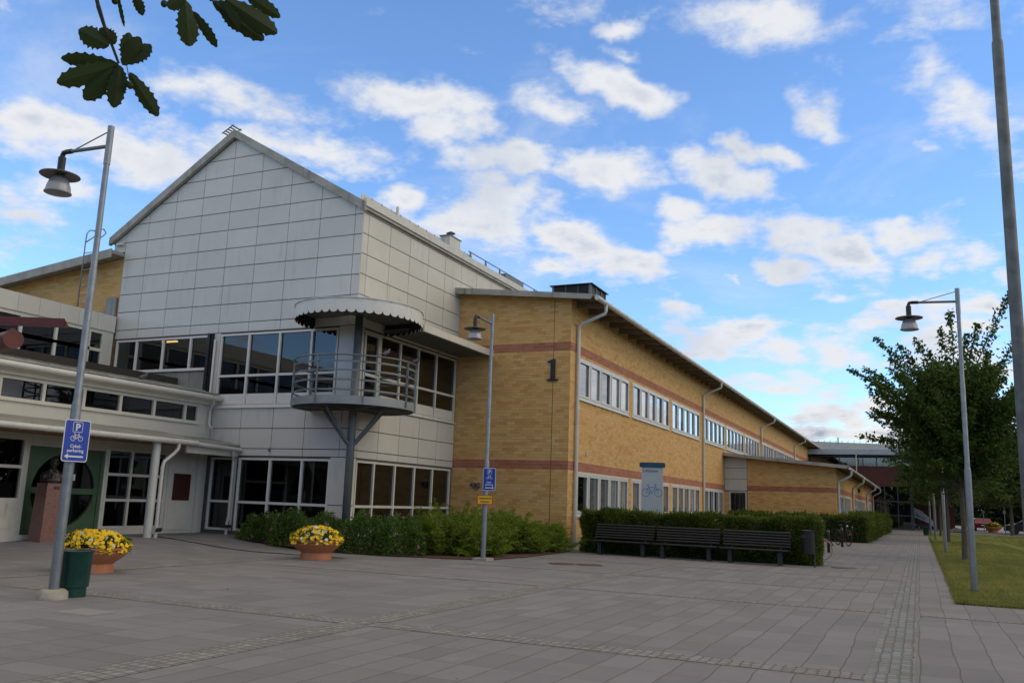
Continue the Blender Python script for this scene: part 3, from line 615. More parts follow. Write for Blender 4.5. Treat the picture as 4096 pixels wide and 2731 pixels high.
# louvred sun shade over the side windows
aw = empty('sun_shade', (GX1, 24.3, 6.4), 'white louvred sun shade fixed over the upper side windows', 'sun shade')
mb = MB(); mb.box(-13.40,22.35,6.44,-13.34,27.18,6.66); mb.build('fascia', FRAMEC, aw)
mb = MB()
for i in range(12):
    x = -14.70+i*.108; z = 6.52; mb.prism([(x,22.3,z),(x+.05,22.3,z-.09),(x+.058,22.3,z-.09),(x+.008,22.3,z)], (0,4.86,0))
mb.build('louvre_blades', M('louvre_grey', (.36,.36,.35), .5, 0, .08), aw); MB().box(-14.75,22.3,6.545,-13.42,27.15,6.55).build('gap_shade_sheet', M('gap_shade_sheet', (.05,.05,.05), .9), aw)  # dark sheet added over the blades, standing in for shade in the gaps
for y in (22.3,24.0,25.6,27.1): MB().bar((GX1+.0,y,6.5),(-13.4,y,6.53),.03,.05).build('bracket_arm', GREYM, aw)

# ================================================================ balcony on its column
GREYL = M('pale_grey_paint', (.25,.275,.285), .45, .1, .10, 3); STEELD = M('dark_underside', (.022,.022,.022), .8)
BC = (-14.50, 20.60)
bal = empty('round_balcony', (*BC, 0), 'round grey steel balcony on a single column under a scalloped canopy', 'balcony')
MB().tube([(*BC,.0),(*BC,6.9)], .115, 20).build('column', GREYM, bal, True)
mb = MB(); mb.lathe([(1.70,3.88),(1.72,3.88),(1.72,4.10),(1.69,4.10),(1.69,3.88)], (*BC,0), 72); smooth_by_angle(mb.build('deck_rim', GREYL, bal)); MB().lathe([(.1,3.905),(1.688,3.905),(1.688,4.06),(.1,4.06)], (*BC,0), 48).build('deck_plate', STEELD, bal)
mb = MB()
for a in (-150,-95,-30,30,85,145):
    c, s = math.cos(rad(a)), math.sin(rad(a)); mb.bar((BC[0]+.1*c,BC[1]+.1*s,3.92),(BC[0]+1.66*c,BC[1]+1.66*s,3.92),.05,.06)
for a in (-158,-112,12,48):
    c, s = math.cos(rad(a)), math.sin(rad(a)); mb.tube([(BC[0]+.1*c,BC[1]+.1*s,2.92),(BC[0]+.88*c,BC[1]+.88*s,3.90)], .055)
mb.build('strut', GREYM, bal)
def ring(mb, R_, z, hz, th, a0, a1, n=60):
    mb.lathe([(R_-th/2,-hz/2),(R_+th/2,-hz/2),(R_+th/2,hz/2),(R_-th/2,hz/2),(R_-th/2,-hz/2)], (*BC,z), n, rad(a0), rad(a1))
A0, A1 = -190, 102
rl = MB(); n = 72; rl.tube([(BC[0]+1.72*math.cos(rad(A0+(A1-A0)*i/n)), BC[1]+1.72*math.sin(rad(A0+(A1-A0)*i/n)), 5.20) for i in range(n+1)], .024, 8); rl.build('handrail', GREYM, bal, True)
for z in (5.03,4.79,4.53,4.26):
    mb = MB(); ring(mb, 1.70, z, .05, .012, A0, A1); mb.build('rail', GREYM, bal)
for a in (-188,-150,-91,-47,0,40,78,100):
    c, s = math.cos(rad(a)), math.sin(rad(a)); mb = MB(); mb.bar((BC[0]+1.735*c,BC[1]+1.735*s,3.92),(BC[0]+1.735*c,BC[1]+1.735*s,5.2),.02,.06,(c,s,0)); mb.build('rail_post', GREYM, bal)
# scalloped canopy
SC = M('canopy_white', (.66,.655,.62), .5, 0, .05, 2, dirt=(.30,.30,.24), streak=.5)
mb = MB(); na = 40*10; R_ = 1.82
a0, a1 = -196, 110
vs = []; fs = []; fi = []
for i in range(na+1):
    a = rad(a0+(a1-a0)*i/na); ph = (i % 10)/10.; drop = .10*math.sqrt(max(0, 1-(2*ph-1)**2))
    for rr in (R_, R_-.012):
        vs.append((BC[0]+rr*math.cos(a), BC[1]+rr*math.sin(a), 6.735)); vs.append((BC[0]+rr*math.cos(a), BC[1]+rr*math.sin(a), 6.44-drop))
for i in range(na):
    b = i*4; fs += [(b,b+1,b+5,b+4),(b+1,b+3,b+7,b+5),(b,b+4,b+6,b+2)]; fi.append((b+2,b+6,b+7,b+3))
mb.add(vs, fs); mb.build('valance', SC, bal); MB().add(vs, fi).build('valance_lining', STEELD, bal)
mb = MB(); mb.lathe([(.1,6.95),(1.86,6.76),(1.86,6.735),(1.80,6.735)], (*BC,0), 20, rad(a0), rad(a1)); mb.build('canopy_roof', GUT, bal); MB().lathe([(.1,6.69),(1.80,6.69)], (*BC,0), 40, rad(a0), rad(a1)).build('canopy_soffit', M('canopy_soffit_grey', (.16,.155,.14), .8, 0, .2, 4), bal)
MB().lathe([(.0,6.60),(.34,6.66),(.34,6.69),(0,6.69)], (*BC,0), 28).build('column_head', GREYM, bal)

# ================================================================ long brick building
BX, BYF, BYE = -10.47, 27.188, 116.7
bb = empty('brick_building', (BX, BYF, 0), 'long two storey yellow brick building with red bands and number 1 on its end wall', 'building')
PB = PL('X', BX, 1); PF = PL('Y', BYF, -1)
bays = []
for k in range(5):
    for o in (0, 6.35, 12.7): bays.append((28.0+19.45*k+o, 28.0+19.45*k+o+5.85))
bays = [b for b in bays if b[1] < BYE-.5]
up = [(a, b, 5.03, 6.47) for a, b in bays]; lo = [(a, b, 1.09, 2.55) for a, b in bays if a < 53.5]
lo[-1] = (lo[-1][0], 52.7, 1.09, 2.55)
mb = MB(); wall(mb, PB, BYF, BYE, .35, 8.36, up+lo, .16)
mb.poly([(GX1-.05,BYF,.35),(BX,BYF,.35),(BX,BYF,8.40),(GX1-.05,BYF,8.86)]); mb.poly([(BX,BYE,0),(-25,BYE,0),(-25,BYE,9.9),(BX,BYE,8.4)])
mb.poly([(BX-14,BYF+9,0),(BX-14,BYE,0),(BX-14,BYE,9.9),(BX-14,BYF+9,9.9)])
mb.build('wall', BRICK, bb)
mb = MB(); PB.box(mb, BYF-.01, BYE, -.2, .35, -.2, -.012); PF.box(mb, GX1, BX-.012, -.2, .35, -.2, .0); mb.build('plinth', CONC, bb)
MB().box(BX-.62,BYF-.004,.36,BX-.605,BYF+.01,8.36).build('expansion_joint', BLK, bb)
MB().box(BX-.14-3.4,BYF+.3,.0,BX-3.5,BYF+89,8).build('inner_wall', DARKI, bb)
mb = MB(); mb.box(BX-3.6,BYF+.2,3.3,BX-.17,BYE-.2,3.5); mb.build('inner_floor', DARKI, bb)
# roof
RE = BX+1.0; RZ = 8.24; RS = .104
def rz(x): return RZ+(RE-x)*RS
mb = MB(); mb.prism([(RE,BYF-.40,rz(RE)+.05),(RE,BYF-.40,rz(RE)+.12),(-30,BYF-.40,rz(-30)+.12),(-30,BYF-.40,rz(-30)+.05)][::1], (0,BYE-BYF+.8,0))
# keep the hall's upper part outside: roof of the brick block starts beside it
mb = MB(); mb.prism([(RE,BYF-.38,rz(RE)+.05),(RE,BYF-.38,rz(RE)+.12),(GX1+.03,BYF-.38,rz(GX1)+.12),(GX1+.03,BYF-.38,rz(GX1)+.05)], (0,12.9,0))
mb.prism([(RE,BYF+12.53,rz(RE)+.05),(RE,BYF+12.53,rz(RE)+.12),(-25,BYF+12.53,rz(-25)+.12),(-25,BYF+12.53,rz(-25)+.05)], (0,BYE-BYF-12,0))
mb.build('roof', METAL, bb)
mb = MB(); mb.prism([(RE-.17,BYF-.42,rz(RE)-.04),(RE-.10,BYF-.42,rz(RE)+.13),(GX1-.02,BYF-.42,rz(GX1)+.16),(GX1-.02,BYF-.42,rz(GX1)-.06)], (0,.04,0))
mb.build('verge_board', VERGE, bb)
mb = MB(); mb.prism([(RE-.02,BYF-.37,rz(RE)+.0),(RE-.02,BYF-.37,rz(RE)+.04),(BX-.0,BYF-.37,rz(BX)+.04),(BX,BYF-.37,rz(BX)+.0)], (0,BYE-BYF+.7,0)); mb.prism([(BX,BYF-.37,rz(BX)),(BX,BYF-.37,rz(BX)+.04),(GX1+.05,BYF-.37,rz(GX1)+.04),(GX1+.05,BYF-.37,rz(GX1))], (0,.36,0))
mb.build('soffit', SOFF, bb)
RAFT = M('rafter_timber', (.20,.16,.11), .75, 0, .2, 5); y = BYF+.5
while y < BYE:
    MB().prism([(RE-.05,y,rz(RE)-.13),(RE-.05,y,rz(RE)-.005),(BX,y,rz(BX)-.005),(BX,y,rz(BX)-.20)], (0,.07,0)).build('rafter', RAFT, bb); y += 1.2
mb = MB(); mb.tube([(RE+.05,BYF-.40,RZ),(RE+.05,BYE+.3,RZ)], .085, 12); y = BYF
while y < BYE: mb.tube([(RE+.05,y,RZ),(RE+.05,y+.03,RZ)], .093, 12); y += .9
smooth_by_angle(mb.build('gutter', GUT, bb))
def downpipe(parent, xg, xw_, y, ztop, zb, ofs=.09, rr=.055, rough=False):
    mb = MB(); x = xw_+ofs
    mb.tube([(xg,y,ztop),(xg,y,ztop-.22),(xg-.03,y,ztop-.32),(x+.10,y,ztop-.62),(x,y,ztop-.74),(x,y,ztop-.9),(x,y,zb)], rr, 12)
    for z in (ztop-1.0, (ztop+zb)/2, zb+.9): mb.tube([(x,y,z),(x,y,z+.05)], rr*1.18, 12); 
    o = mb.build('downpipe', GUT, parent); smooth_by_angle(o); return o
for i, y in enumerate((27.72, 47.2, 66.65, 86.1, 105.5, 117.0)): downpipe(bb, RE+.05, BX, y, 8.2, .12 if i < 2 else 3, rr=.062)
VB = blind_mat('vertical_blinds', (.72,.71,.68), (.88,.88,.86), .13, True); HB = blind_mat('venetian_blinds', (.26,.27,.27), (.62,.64,.64), .035, False); CUR = blind_mat('curtain', (.30,.26,.20), (.52,.46,.38), .17, True)
def facade_window(parent, pl, a, b, z0, z1, n=5, blinds=(), curtain=VB, rev=.11):
    mull = [a+(b-a)*i/n for i in range(1, n)]
    w = windows(parent, pl, a, b, z0, z1, mull, (), FRAME, GLS, .08, .20, -rev+.02, -rev+.11, sill=.05)
    cs = MB(); es = [a]+mull+[b]                       # casement frames standing proud
    for i in range(n):
        u, v = es[i]+(.06 if i else .05), es[i+1]-(.06 if i < n-1 else .05); f = .075
        pl.box(cs,u,u+f,z0+.09,z1-.09,-rev+.112,-rev+.13); pl.box(cs,v-f,v,z0+.09,z1-.09,-rev+.112,-rev+.13); pl.box(cs,u+f,v-f,z0+.09,z0+.16,-rev+.112,-rev+.13); pl.box(cs,u+f,v-f,z1-.16,z1-.09,-rev+.112,-rev+.13)
    cs.build('casement', FRAME, w)
    for i, bl in enumerate(blinds[:n]):
        if bl is None: continue
        m_, frac = bl; q = MB(); zb = z1-.08-(z1-z0-.16)*frac; pl.quad(q, es[i]+.08, es[i+1]-.08, zb, z1-.08, -rev+.045); q.build('blind', m_, w)
    sb = MB(); pl.box(sb, a-.02, b+.02, z0-.05, z0-.012, -.12, .07); sb.build('sill', FRAME, w)
for i, (a, b, c, d) in enumerate(up):
    bl = [None if random.random() < .10 else (random.choice([VB,VB,VB,HB]), random.choice([1,1,.9,.6])) for _ in range(5)]
    if i == 2: bl[4] = (CUR, 1)
    facade_window(bb, PB, a, b, c, d, 5, bl)
lob = [[None,(HB,1),(HB,1),(VB,1),(VB,1)], [(HB,1),(CUR,1),(CUR,1),None,(CUR,1)], [(CUR,1),(CUR,1),(CUR,1),(VB,1),(CUR,1)], [(HB,1),(HB,.9),None,(CUR,1),(HB,1)]]
for i, (a, b, c, d) in enumerate(lo): facade_window(bb, PB, a, b, c, d, 5 if i < 3 else 4, lob[i])
# numeral 1
def serif_one():
    pts = [(0,0),(.42,0),(.42,.035),(.30,.075),(.30,.74),(.24,.75),(.02,.66),(.02,.63),(.14,.635),(.14,.075),(.0,.035)]
    return [(-11.30+x, BYF-.02, 5.545+z) for x, z in pts]
MB().prism(serif_one(), (0,-.05,0)).build('house_number', BLK, bb)
fl = MB(); fl.box(-13.95,BYF-.10,1.94,-13.86,BYF,2.07); fl.box(-13.76,BYF-.10,1.94,-13.67,BYF,2.07)
flo = empty('wall_socket_lamp', (-13.8,BYF,2.0), 'pair of small red and grey outlets on the brick end wall', 'wall socket')
fl.build('housing', GREYM, flo); mb = MB(); mb.ell((-13.99,BYF-.06,2.0),(.05,.05,.05)); mb.ell((-13.80,BYF-.06,2.0),(.04,.05,.05)); mb.build('red_cap', RED, flo)
mb = MB(); mb.tube([(-13.9,BYF-.03,1.94),(-13.88,BYF-.03,1.86),(-13.8,BYF-.03,1.83),(-13.73,BYF-.03,1.87),(-13.72,BYF-.03,1.94)], .01, 6); mb.build('cable', BLK, flo)
MB().box(BX,28.85,3.13,BX+.05,28.95,3.26).build('sensor', GUT, bb)
# roof plant
pb = empty('roof_plant_box', (-12.4,33,9.0), 'black louvred ventilation box on the brick building roof', 'ventilation unit')
MB().box(-12.95,31.5,8.5,-11.35,33.3,9.98).build('louvre_casing', M('black_louvres', (.012,.014,.017), .5, .2, .3, 60), pb)
pb_z = 9.98
mb = MB()
for x in (-12.95,-11.40): 
    mb.box(x-.012,31.44,8.4,x+.07,31.50,pb_z-.002)
for x in (-12.40,-11.88): mb.box(x,31.47,8.4,x+.02,31.50,pb_z-.002)
for y in (31.47,32.1,32.7,33.24): mb.box(-11.35,y,8.4,-11.32,y+.05,pb_z-.002)
sl_b = MB()
for k in range(22): sl_b.box(-12.88,31.485,8.62+k*.062,-11.42,31.499,8.626+k*.062)
mb.build('posts', GREYM, pb); sl_b.build('louvres', BLK, pb)
MB().box(-13.05,31.38,pb_z,-11.25,33.42,pb_z+.03).build('lid', BLK, pb)

# ================================================================ low brick wing
GXW, GYW, GYE = -4.22, 53.2, 95.3
wg = empty('brick_wing', (GXW, GYW, 0), 'low single storey yellow brick wing behind the hedges with a red band', 'building')
PW = PL('X', GXW, 1); PWF = PL('Y', GYW, -1)
wh = [(54.4,58.3,.9,2.54),(59.1,64.4,.9,2.54),(67.3,70.2,.3,2.54),(70.7,76.0,.9,2.54),(77.0,82.2,.9,2.54),(84.9,87.7,.9,2.54),(88.3,93.6,.9,2.54)]
mb = MB(); wall(mb, PW, GYW, GYE, 0, 3.95, wh, .12); mb.poly([(-9.15,GYW,0),(GXW,GYW,0),(GXW,GYW,4.0),(-9.15,GYW,4.5)]); mb.poly([(GXW,GYE,0),(BX,GYE,0),(BX,GYE,4.6),(GXW,GYE,4.0)])
mb.box(BX,GYW+.01,0,-10.2,GYW+.2,2.5)
mb.build('wall', BRICK, wg)
mb = MB(); panels(mb, PWF, [BX,-9.16], [2.56,3.24,3.88,4.55]); mb.build('end_cladding', CLADW, wg); MB().box(BX,GYW+.03,2.5,-9.15,GYW+.2,4.6).build('backing', BACK, wg)
windows(wg, PWF, -10.2, -9.2, .4, 2.52, [], [], glass=GLD, sill=.0)
MB().box(-10.2,GYW+.3,.3,-9.2,GYW+.34,2.6).build('curtain', CUR, wg)
for i, (a, b, c, d) in enumerate(wh):
    if i == 2: windows(wg, PW, a, b, c, d, [68.8], [1.9], glass=GLD, name='door', sill=0); continue
    facade_window(wg, PW, a, b, c, d, 3 if b-a < 4.5 else 5, [(VB,1)]*5, rev=.11)
RW = GXW+.75
def wz(x): return 3.98+(RW-x)*.095
mb = MB(); mb.prism([(RW,GYW-.6,wz(RW)+.03),(RW,GYW-.6,wz(RW)+.1),(BX-.1+.1,GYW-.6,wz(BX)+.1),(BX,GYW-.6,wz(BX)+.03)], (0,GYE-GYW+1.2,0)); mb.build('roof', METAL, wg)
mb = MB(); mb.prism([(RW-.08,GYW-.64,wz(RW)-.06),(RW-.02,GYW-.64,wz(RW)+.12),(BX-.05,GYW-.64,wz(BX)+.13),(BX-.05,GYW-.64,wz(BX)-.06)], (0,.04,0)); mb.build('verge_board', VERGE, wg)
mb = MB(); mb.prism([(RW-.04,GYW-.58,wz(RW)-.03),(RW-.04,GYW-.58,wz(RW)+.0),(GXW,GYW-.58,wz(GXW)),(GXW,GYW-.58,wz(GXW)-.03)], (0,GYE-GYW+1,0)); mb.prism([(GXW,GYW-.58,wz(GXW)-.03),(GXW,GYW-.58,wz(GXW)),(BX,GYW-.58,wz(BX)),(BX,GYW-.58,wz(BX)-.03)], (0,.55,0)); mb.build('soffit', SOFF, wg)
mb = MB(); mb.tube([(RW+.04,GYW-.6,3.93),(RW+.04,GYE+.6,3.93)], .07, 10); smooth_by_angle(mb.build('gutter', GUT, wg))
for y in (53.8,66.1,84.3,96.2-.6): downpipe(wg, RW+.04, GXW, y, 3.9, .1, rr=.075)
mb = MB(); mb.bar((GXW,72.9,3.05),(GXW+.02,72.9,3.35),.3,.1,(0,1,0)); mb.build('wing_number', BLK, wg)

# ================================================================ left brick building with roof ladder
lb = empty('left_brick_building', (-27, 20.95, 5), 'yellow brick building with sloping roof seen above the entrance roof', 'building')
LY = 20.95; PLB = PL('Y', LY, -1)
mb = MB(); mb.poly([(-36,LY,0),(GX0+.0,LY,0),(GX0+.0,LY,9.32),(-36,LY,8.1)]); mb.poly([(-36,LY,0),(-36,LY+14,0),(-36,LY+14,8.1),(-36,LY,8.1)]); mb.poly([(GX0-.02,LY,7),(GX0-.02,LY+14,7),(GX0-.02,LY+14,9.4),(GX0-.02,LY,9.3)])
mb.build('wall', BRICK, lb)
LS = .108
def lz(x): return 9.36+(x-GX0)*LS
mb = MB(); mb.prism([(GX0-.0,LY-.55,lz(GX0)-.02),(GX0-.0,LY-.55,lz(GX0)+.10),(-36,LY-.55,lz(-36)+.10),(-36,LY-.55,lz(-36)-.02)], (0,15,0)); mb.build('roof', METAL, lb)
mb = MB(); mb.prism([(GX0-.05,LY-.60,lz(GX0)-.16),(GX0-.05,LY-.60,lz(GX0)+.14),(-36,LY-.60,lz(-36)+.14),(-36,LY-.60,lz(-36)-.16)], (0,.05,0)); mb.build('verge_board', VERGE, lb)
MB().box(GX0-.6,LY-.02,7.05,GX0-.12,LY-.1,7.9).build('flashing', METAL, lb)
ld = empty('roof_ladder', (-26, LY-.75, 7.2), 'grey steel ladder with hooped handles on the left brick wall', 'ladder')
mb = MB(); YL = LY-.72
for x, sgn in ((-25.87,-1),(-25.41,1)):
    mb.tube([(x,YL,6.6),(x,YL,9.85),(x,YL+.02,10.12),(x+sgn*.0,YL+.12,10.26),(x,YL+.3,10.3),(x,YL+.4,10.2),(x,YL+.32,10.08),(x,YL+.02,9.8)], .022, 8)
mb.build('rails', GALV, ld, True)
z = 6.7
while z < 9.7: MB().tube([(-25.87,YL,z),(-25.41,YL,z)], .015, 8).build('rung', GALV, ld); z += .3
rb = empty('red_roofed_building', (-40,30,8), 'dark red metal roof corner far left behind the brick building', 'building')
mb = MB(); mb.prism([(-52,26,10.4),(-33.2,26,9.35),(-33.2,26,9.7),(-52,26,10.75)], (0,10,0)); mb.build('roof', RED, rb); MB().box(-50,26.3,5,-33.6,35,9.3).build('wall', BRICK, rb)

# ================================================================ entrance building
en = empty('entrance_building', (-20, 15, 0), 'low cream entrance building with clerestory windows and a green door', 'building')
XE = -20.0; PE = PL('X', XE, 1); XU = -24.65; PU = PL('X', XU, 1); YS = -12.
e_h = [(8.6,14.72,1.08,2.62),(14.83,17.10,.26,2.44),(17.17,19.27,.38,2.53)]
c_h = []
yy = 20.28; first = True
clr = [(YS+.5, 20.30, 3.5, 4.06)]
mb = MB(); wall(mb, PE, YS, 20.86, 0, 2.75, e_h, .1); wall(mb, PE, YS, 20.86, 2.75, 4.45, clr, .1)
mb.poly([(XE,YS,0),(-34,YS,0),(-34,YS,5),(XE,YS,4.45)]); mb.build('wall', CLADW, en)
windows(en, PE, YS+.5, 20.30, 3.5, 4.06, [19.76-1.19*k for k in range(26)], frame=FRAMEC, mw=.09, sill=.06)
ibox(XE-1.6, YS, 2.8, XE-1.5, 20.8, 5).build('inner_wall', DARKI, en); ibox(XE-3.6, YS, 0, XE-3.5, 20.8, 2.9).build('inner_wall', DARKI, en)
windows(en, PE, 8.6, 14.72, 1.08, 2.62, [12.65,10.6], [1.9], frame=FRAMEC, sill=0)
mb = MB(); PE.box(mb, 12.7, 14.6, .4, 1.02, 0, .015); PE.box(mb, 10.65, 12.6, .4, 1.02, 0, .015); mb.build('rusty_panel', M('rusty_panel', (.55,.54,.48), .6, 0, .08, 3, dirt=(.25,.11,.04), streak=1.0), en)
windows(en, PE, 17.17, 19.27, .38, 2.53, [18.0], [1.14,1.83], frame=FRAMEC, sill=0)
mb = MB(); PE.box(mb, 19.33, 20.33, .32, 2.5, 0, .03); PE.box(mb, 19.42, 20.25, .42, 1.08, .03, .04); o = mb.build('side_door', FRAMEC, en); mb = MB(); PE.box(mb, 19.55, 20.32-.1, 1.17, 1.95, .03, .045); tag(mb.build('red_panel', M('maroon_board', (.06,.014,.012), .35), o), 'dark maroon board screwed to the door')
mb = MB(); PE.box(mb, 20.45, 20.62, .22, 2.75, 0, .08); mb.build('pilaster', FRAMEC, en)
GREEN = M('green_paint', (.048,.100,.052), .45, 0, .12, 2)
# green double door with round glazing
DC, DZ, DR = 15.96, 1.36, .93
mb = MB(); n = 64; d = -.06
ou = []
for i in range(n):
    a = 2*math.pi*i/n; c, s = math.cos(a), math.sin(a)
    hu, hz0 = 1.13, 1.09; t = min(hu/abs(c) if abs(c) > 1e-6 else 9, hz0/abs(s) if abs(s) > 1e-6 else 9)
    ou.append((DC+c*t, DZ-.01+s*t)); 
for i in range(n):
    j = (i+1) % n; a, b = 2*math.pi*i/n, 2*math.pi*j/n
    pi_, pj_ = (DC+DR*math.cos(a), DZ+DR*math.sin(a)), (DC+DR*math.cos(b), DZ+DR*math.sin(b))
    mb.poly([PE.p(*pi_,d), PE.p(*ou[i],d), PE.p(*ou[j],d), PE.p(*pj_,d)]); mb.poly([PE.p(*pi_,d), PE.p(*pj_,d), PE.p(*pj_,d-.06), PE.p(*pi_,d-.06)])
PE.box(mb, DC-.07, DC+.07, .30, 2.42, -.10, -.045); PE.box(mb, DC-1.08, DC+1.1, 1.27, 1.42, -.10, -.05)
PE.box(mb, 14.84, 14.93, .27, 2.44, -.06, -.035); PE.box(mb, 17.0, 17.09, .27, 2.44, -.06, -.035); PE.box(mb, 14.93, 17.0, 2.33, 2.44, -.06, -.035); PE.box(mb, 14.93, 17.0, .27, .36, -.06, -.035)
dd = mb.build('green_door', GREEN, en); gp = MB(); PE.quad(gp, 14.95, 16.98, .35, 2.35, -.12); gp.build('pane', GLD, dd)
mb = MB(); PE.box(mb, 16.07, 16.13, 1.0, 1.6, -.03, -.01); mb.build('door_handle', GUT, dd); mb = MB(); PE.box(mb, 16.15, 16.25, 1.62, 1.78, -.045, -.04); PE.box(mb, 15.98, 16.04, 1.35, 1.5, -.045, -.04); mb.build('notice', FRAME, dd)
# clerestory roof, gutters, canopy
mb = MB(); mb.prism([(-19.72,YS,4.42),(-19.72,YS,4.46),(XU,YS,5.30),(XU,YS,5.24)], (0,20.85-YS,0)); y = 20.3
while y > YS: mb.prism([(-19.8,y,4.47),(-19.8,y,4.50),(XU,y,5.34),(XU,y,5.3)], (0,.02,0)); y -= .6
mb.build('roof', METAL, en)
mb = MB(); mb.tube([(-19.66,YS,4.34),(-19.66,20.86,4.30)], .085, 12); y = 20.2
while y > YS: mb.tube([(-19.66,y,4.30+.0013*(20.8-y)),(-19.66,y+.03,4.30+.0013*(20.8-y))], .092, 12); y -= .68
smooth_by_angle(mb.build('gutter', GUT, en)); MB().box(-19.98,YS,4.10,-19.92,20.8,4.36).build('fascia', FRAMEC, en)
mb = MB(); mb.tube([(-19.66,20.55,4.26),(-19.72,20.6,4.1),(-19.88,20.66,3.95),(-19.88,20.66,3.5),(-19.8,20.66,3.4),(-19.72,20.66,3.37)], .04, 10); smooth_by_angle(mb.build('drain_spout', GUT, en))
cnp = MB(); cnp.prism([(-18.50,YS,2.84),(-18.50,YS,2.90),(XE,YS,3.14),(XE,YS,3.06)], (0,18.72-YS,0)); cnp.prism([(-18.72,18.725,2.82),(-18.72,18.725,2.87),(XE,18.725,3.08),(XE,18.725,3.0)], (0,2.12,0)); cnp.build('canopy_roof', METAL, en)
MB().box(-18.6,YS,2.72,XE,18.7,2.78).build('canopy_soffit', WOODC, en); MB().box(-18.85,18.75,2.52,-18.78,20.85,2.80).build('canopy_fascia', FRAMEC, en)
mb = MB(); mb.tube([(-18.42,YS,2.80),(-18.42,18.78,2.78)], .075, 12); mb.tube([(-18.66,18.8,2.78),(-18.66,20.83,2.72)], .065, 12); y = 18.1
while y > YS: mb.tube([(-18.42,y,2.78),(-18.42,y+.03,2.78)], .083, 12); y -= .68
smooth_by_angle(mb.build('canopy_gutter', GUT, en))
smooth_by_angle(MB().tube([(-18.67,17.56,.1),(-18.67,17.56,2.74)], .115, 20).build('canopy_column', GUT, en))
mb = MB(); mb.tube([(-18.42,18.1,2.74),(-18.42,18.1,2.60),(-18.45,18.0,2.46),(-18.5,17.72,2.22),(-18.5,17.68,2.08),(-18.5,17.68,.4),(-18.5,17.68,.15)], .05, 12)
for z in (2.0,.95): mb.tube([(-18.5,17.68,z),(-18.5,17.68,z+.04)], .06, 12)
smooth_by_angle(mb.build('downpipe', GUT, en)); mb = MB()
mb.tube([(-18.66,20.5,2.7),(-18.66,20.5,2.58),(-18.72,20.6,2.45),(-18.78,20.68,2.38),(-18.78,20.68,.75),(-18.84,20.70,.55),(-18.84,20.70,.2)], .045, 12)
smooth_by_angle(mb.build('downpipe', GUT, en))
mb = MB(); mb.prism([(-18.42,17.58,.42),(-18.42,17.58,.36),(-18.30,17.5,.42),(-18.30,17.5,.47)], (.0,.2,0)); mb.box(-18.92,20.6,.42,-18.72,20.78,.50); mb.build('leaf_trap', BLK, en)
# upper storey of the entrance building
u_h = [(YS+.5, 20.42, 5.33, 6.58)]
mb = MB(); wall(mb, PU, YS, 20.80, 4.9, 7.15, u_h, .1); mb.poly([(XU,20.80,4.9),(XU,20.80,7.15),(-34,20.80,7.15),(-34,20.80,4.9)]); mb.poly([(XU,YS,4.9),(XU,YS,7.15),(-34,YS,7.15),(-34,YS,4.9)]); mb.build('upper_wall', CLADW, en)
mb = MB(); ys = [20.80-.72*k for k in range(46) if 20.80-.72*k > YS-1][::-1]; panels(mb, PU, ys, [6.63,7.21], gu=.004, d0=.05, th=.05); mb.build('parapet_panels', CLADW, en)
MB().box(XU-10,YS,7.19,XU-.01,20.8,7.22).build('flat_roof', METAL, en)
windows(en, PU, YS+.5, 20.42, 5.33, 6.58, [19.86-1.22*k for k in range(26)], [5.96], frame=FRAMEC, mw=.1, sill=.08)
ibox(XU-2.2, YS, 4.9, XU-2.1, 20.7, 7.1).build('inner_wall', DARKI, en)

# ================================================================ red steel structure, far left
rs = empty('red_steel_gantry', (-15.65, 11, 4.3), 'red steel tube with a flat red beam above it at the left edge', 'steel frame')
smooth_by_angle(MB().tube([(-15.72,11.0,4.225),(-19.6,12.2,4.23)], .185, 32).build('tube', RED, rs))
mb = MB(); mb.prism([(-14.68,11.35,4.49),(-14.68,11.35,4.46),(-14.75,11.30,4.46),(-14.75,11.30,4.64),(-14.80,11.33,4.64),(-14.80,11.36,4.49)], (-6,-1.6,.22)); mb.build('channel_beam', RED, rs)
mb = MB(); mb.bar((-15.95,11.08,4.3),(-15.95,11.08,4.47),.10,.10,(1,0,0)); mb.build('bracket', RED, rs)
smooth_by_angle(MB().tube([(-19.5,12.2,0),(-19.5,12.2,4.27)], .16, 20).build('post', RED, rs))

# ================================================================ bust on pedestal
GRAN = M('pink_granite', (.19,.095,.075), .35, 0, .35, 30, .1, 90)
bu = empty('portrait_bust', (-20.0+.0, 0, 0), 'dark bronze bust of a man in jacket and tie on the granite pedestal', 'bust')
px, py = -19.62, 15.35; k0 = .93
px, py = -20.0+.32, 15.62
px, py = -19.35, 15.05
bu.location = (px, py, 1.53)
pd = empty('pedestal', (px, py, .1), 'tall polished pink granite pedestal in front of the green door', 'pedestal')
Mz = Matrix.Rotation(rad(-8), 4, 'Z')
def rotp(x, y, z): q = Mz @ Vector((x, y, 0)); return (px+q.x, py+q.y, z)
mb = MB(); hw0, hw1 = .275, .235
mb.add([rotp(-hw0,-hw0,.03), rotp(hw0,-hw0,.03), rotp(hw0,hw0,.03), rotp(-hw0,hw0,.03), rotp(-hw1,-hw1,1.53), rotp(hw1,-hw1,1.53), rotp(hw1,hw1,1.53), rotp(-hw1,hw1,1.53)], [(0,3,2,1),(4,5,6,7),(0,1,5,4),(1,2,6,5),(2,3,7,6),(3,0,4,7)])
mb.build('shaft', GRAN, pd); 
mb = MB(); a = rotp(hw1+.008,-.07,1.46); mb.add([rotp(hw1+.012,-.08,1.38), rotp(hw1+.012,.08,1.38), rotp(hw1+.006,.08,1.46), rotp(hw1+.006,-.08,1.46)], [(0,1,2,3)]); mb.build('plaque', BLK, pd)
BRZ = M('dark_bronze', (.045,.038,.034), .38, .55, .3, 9)
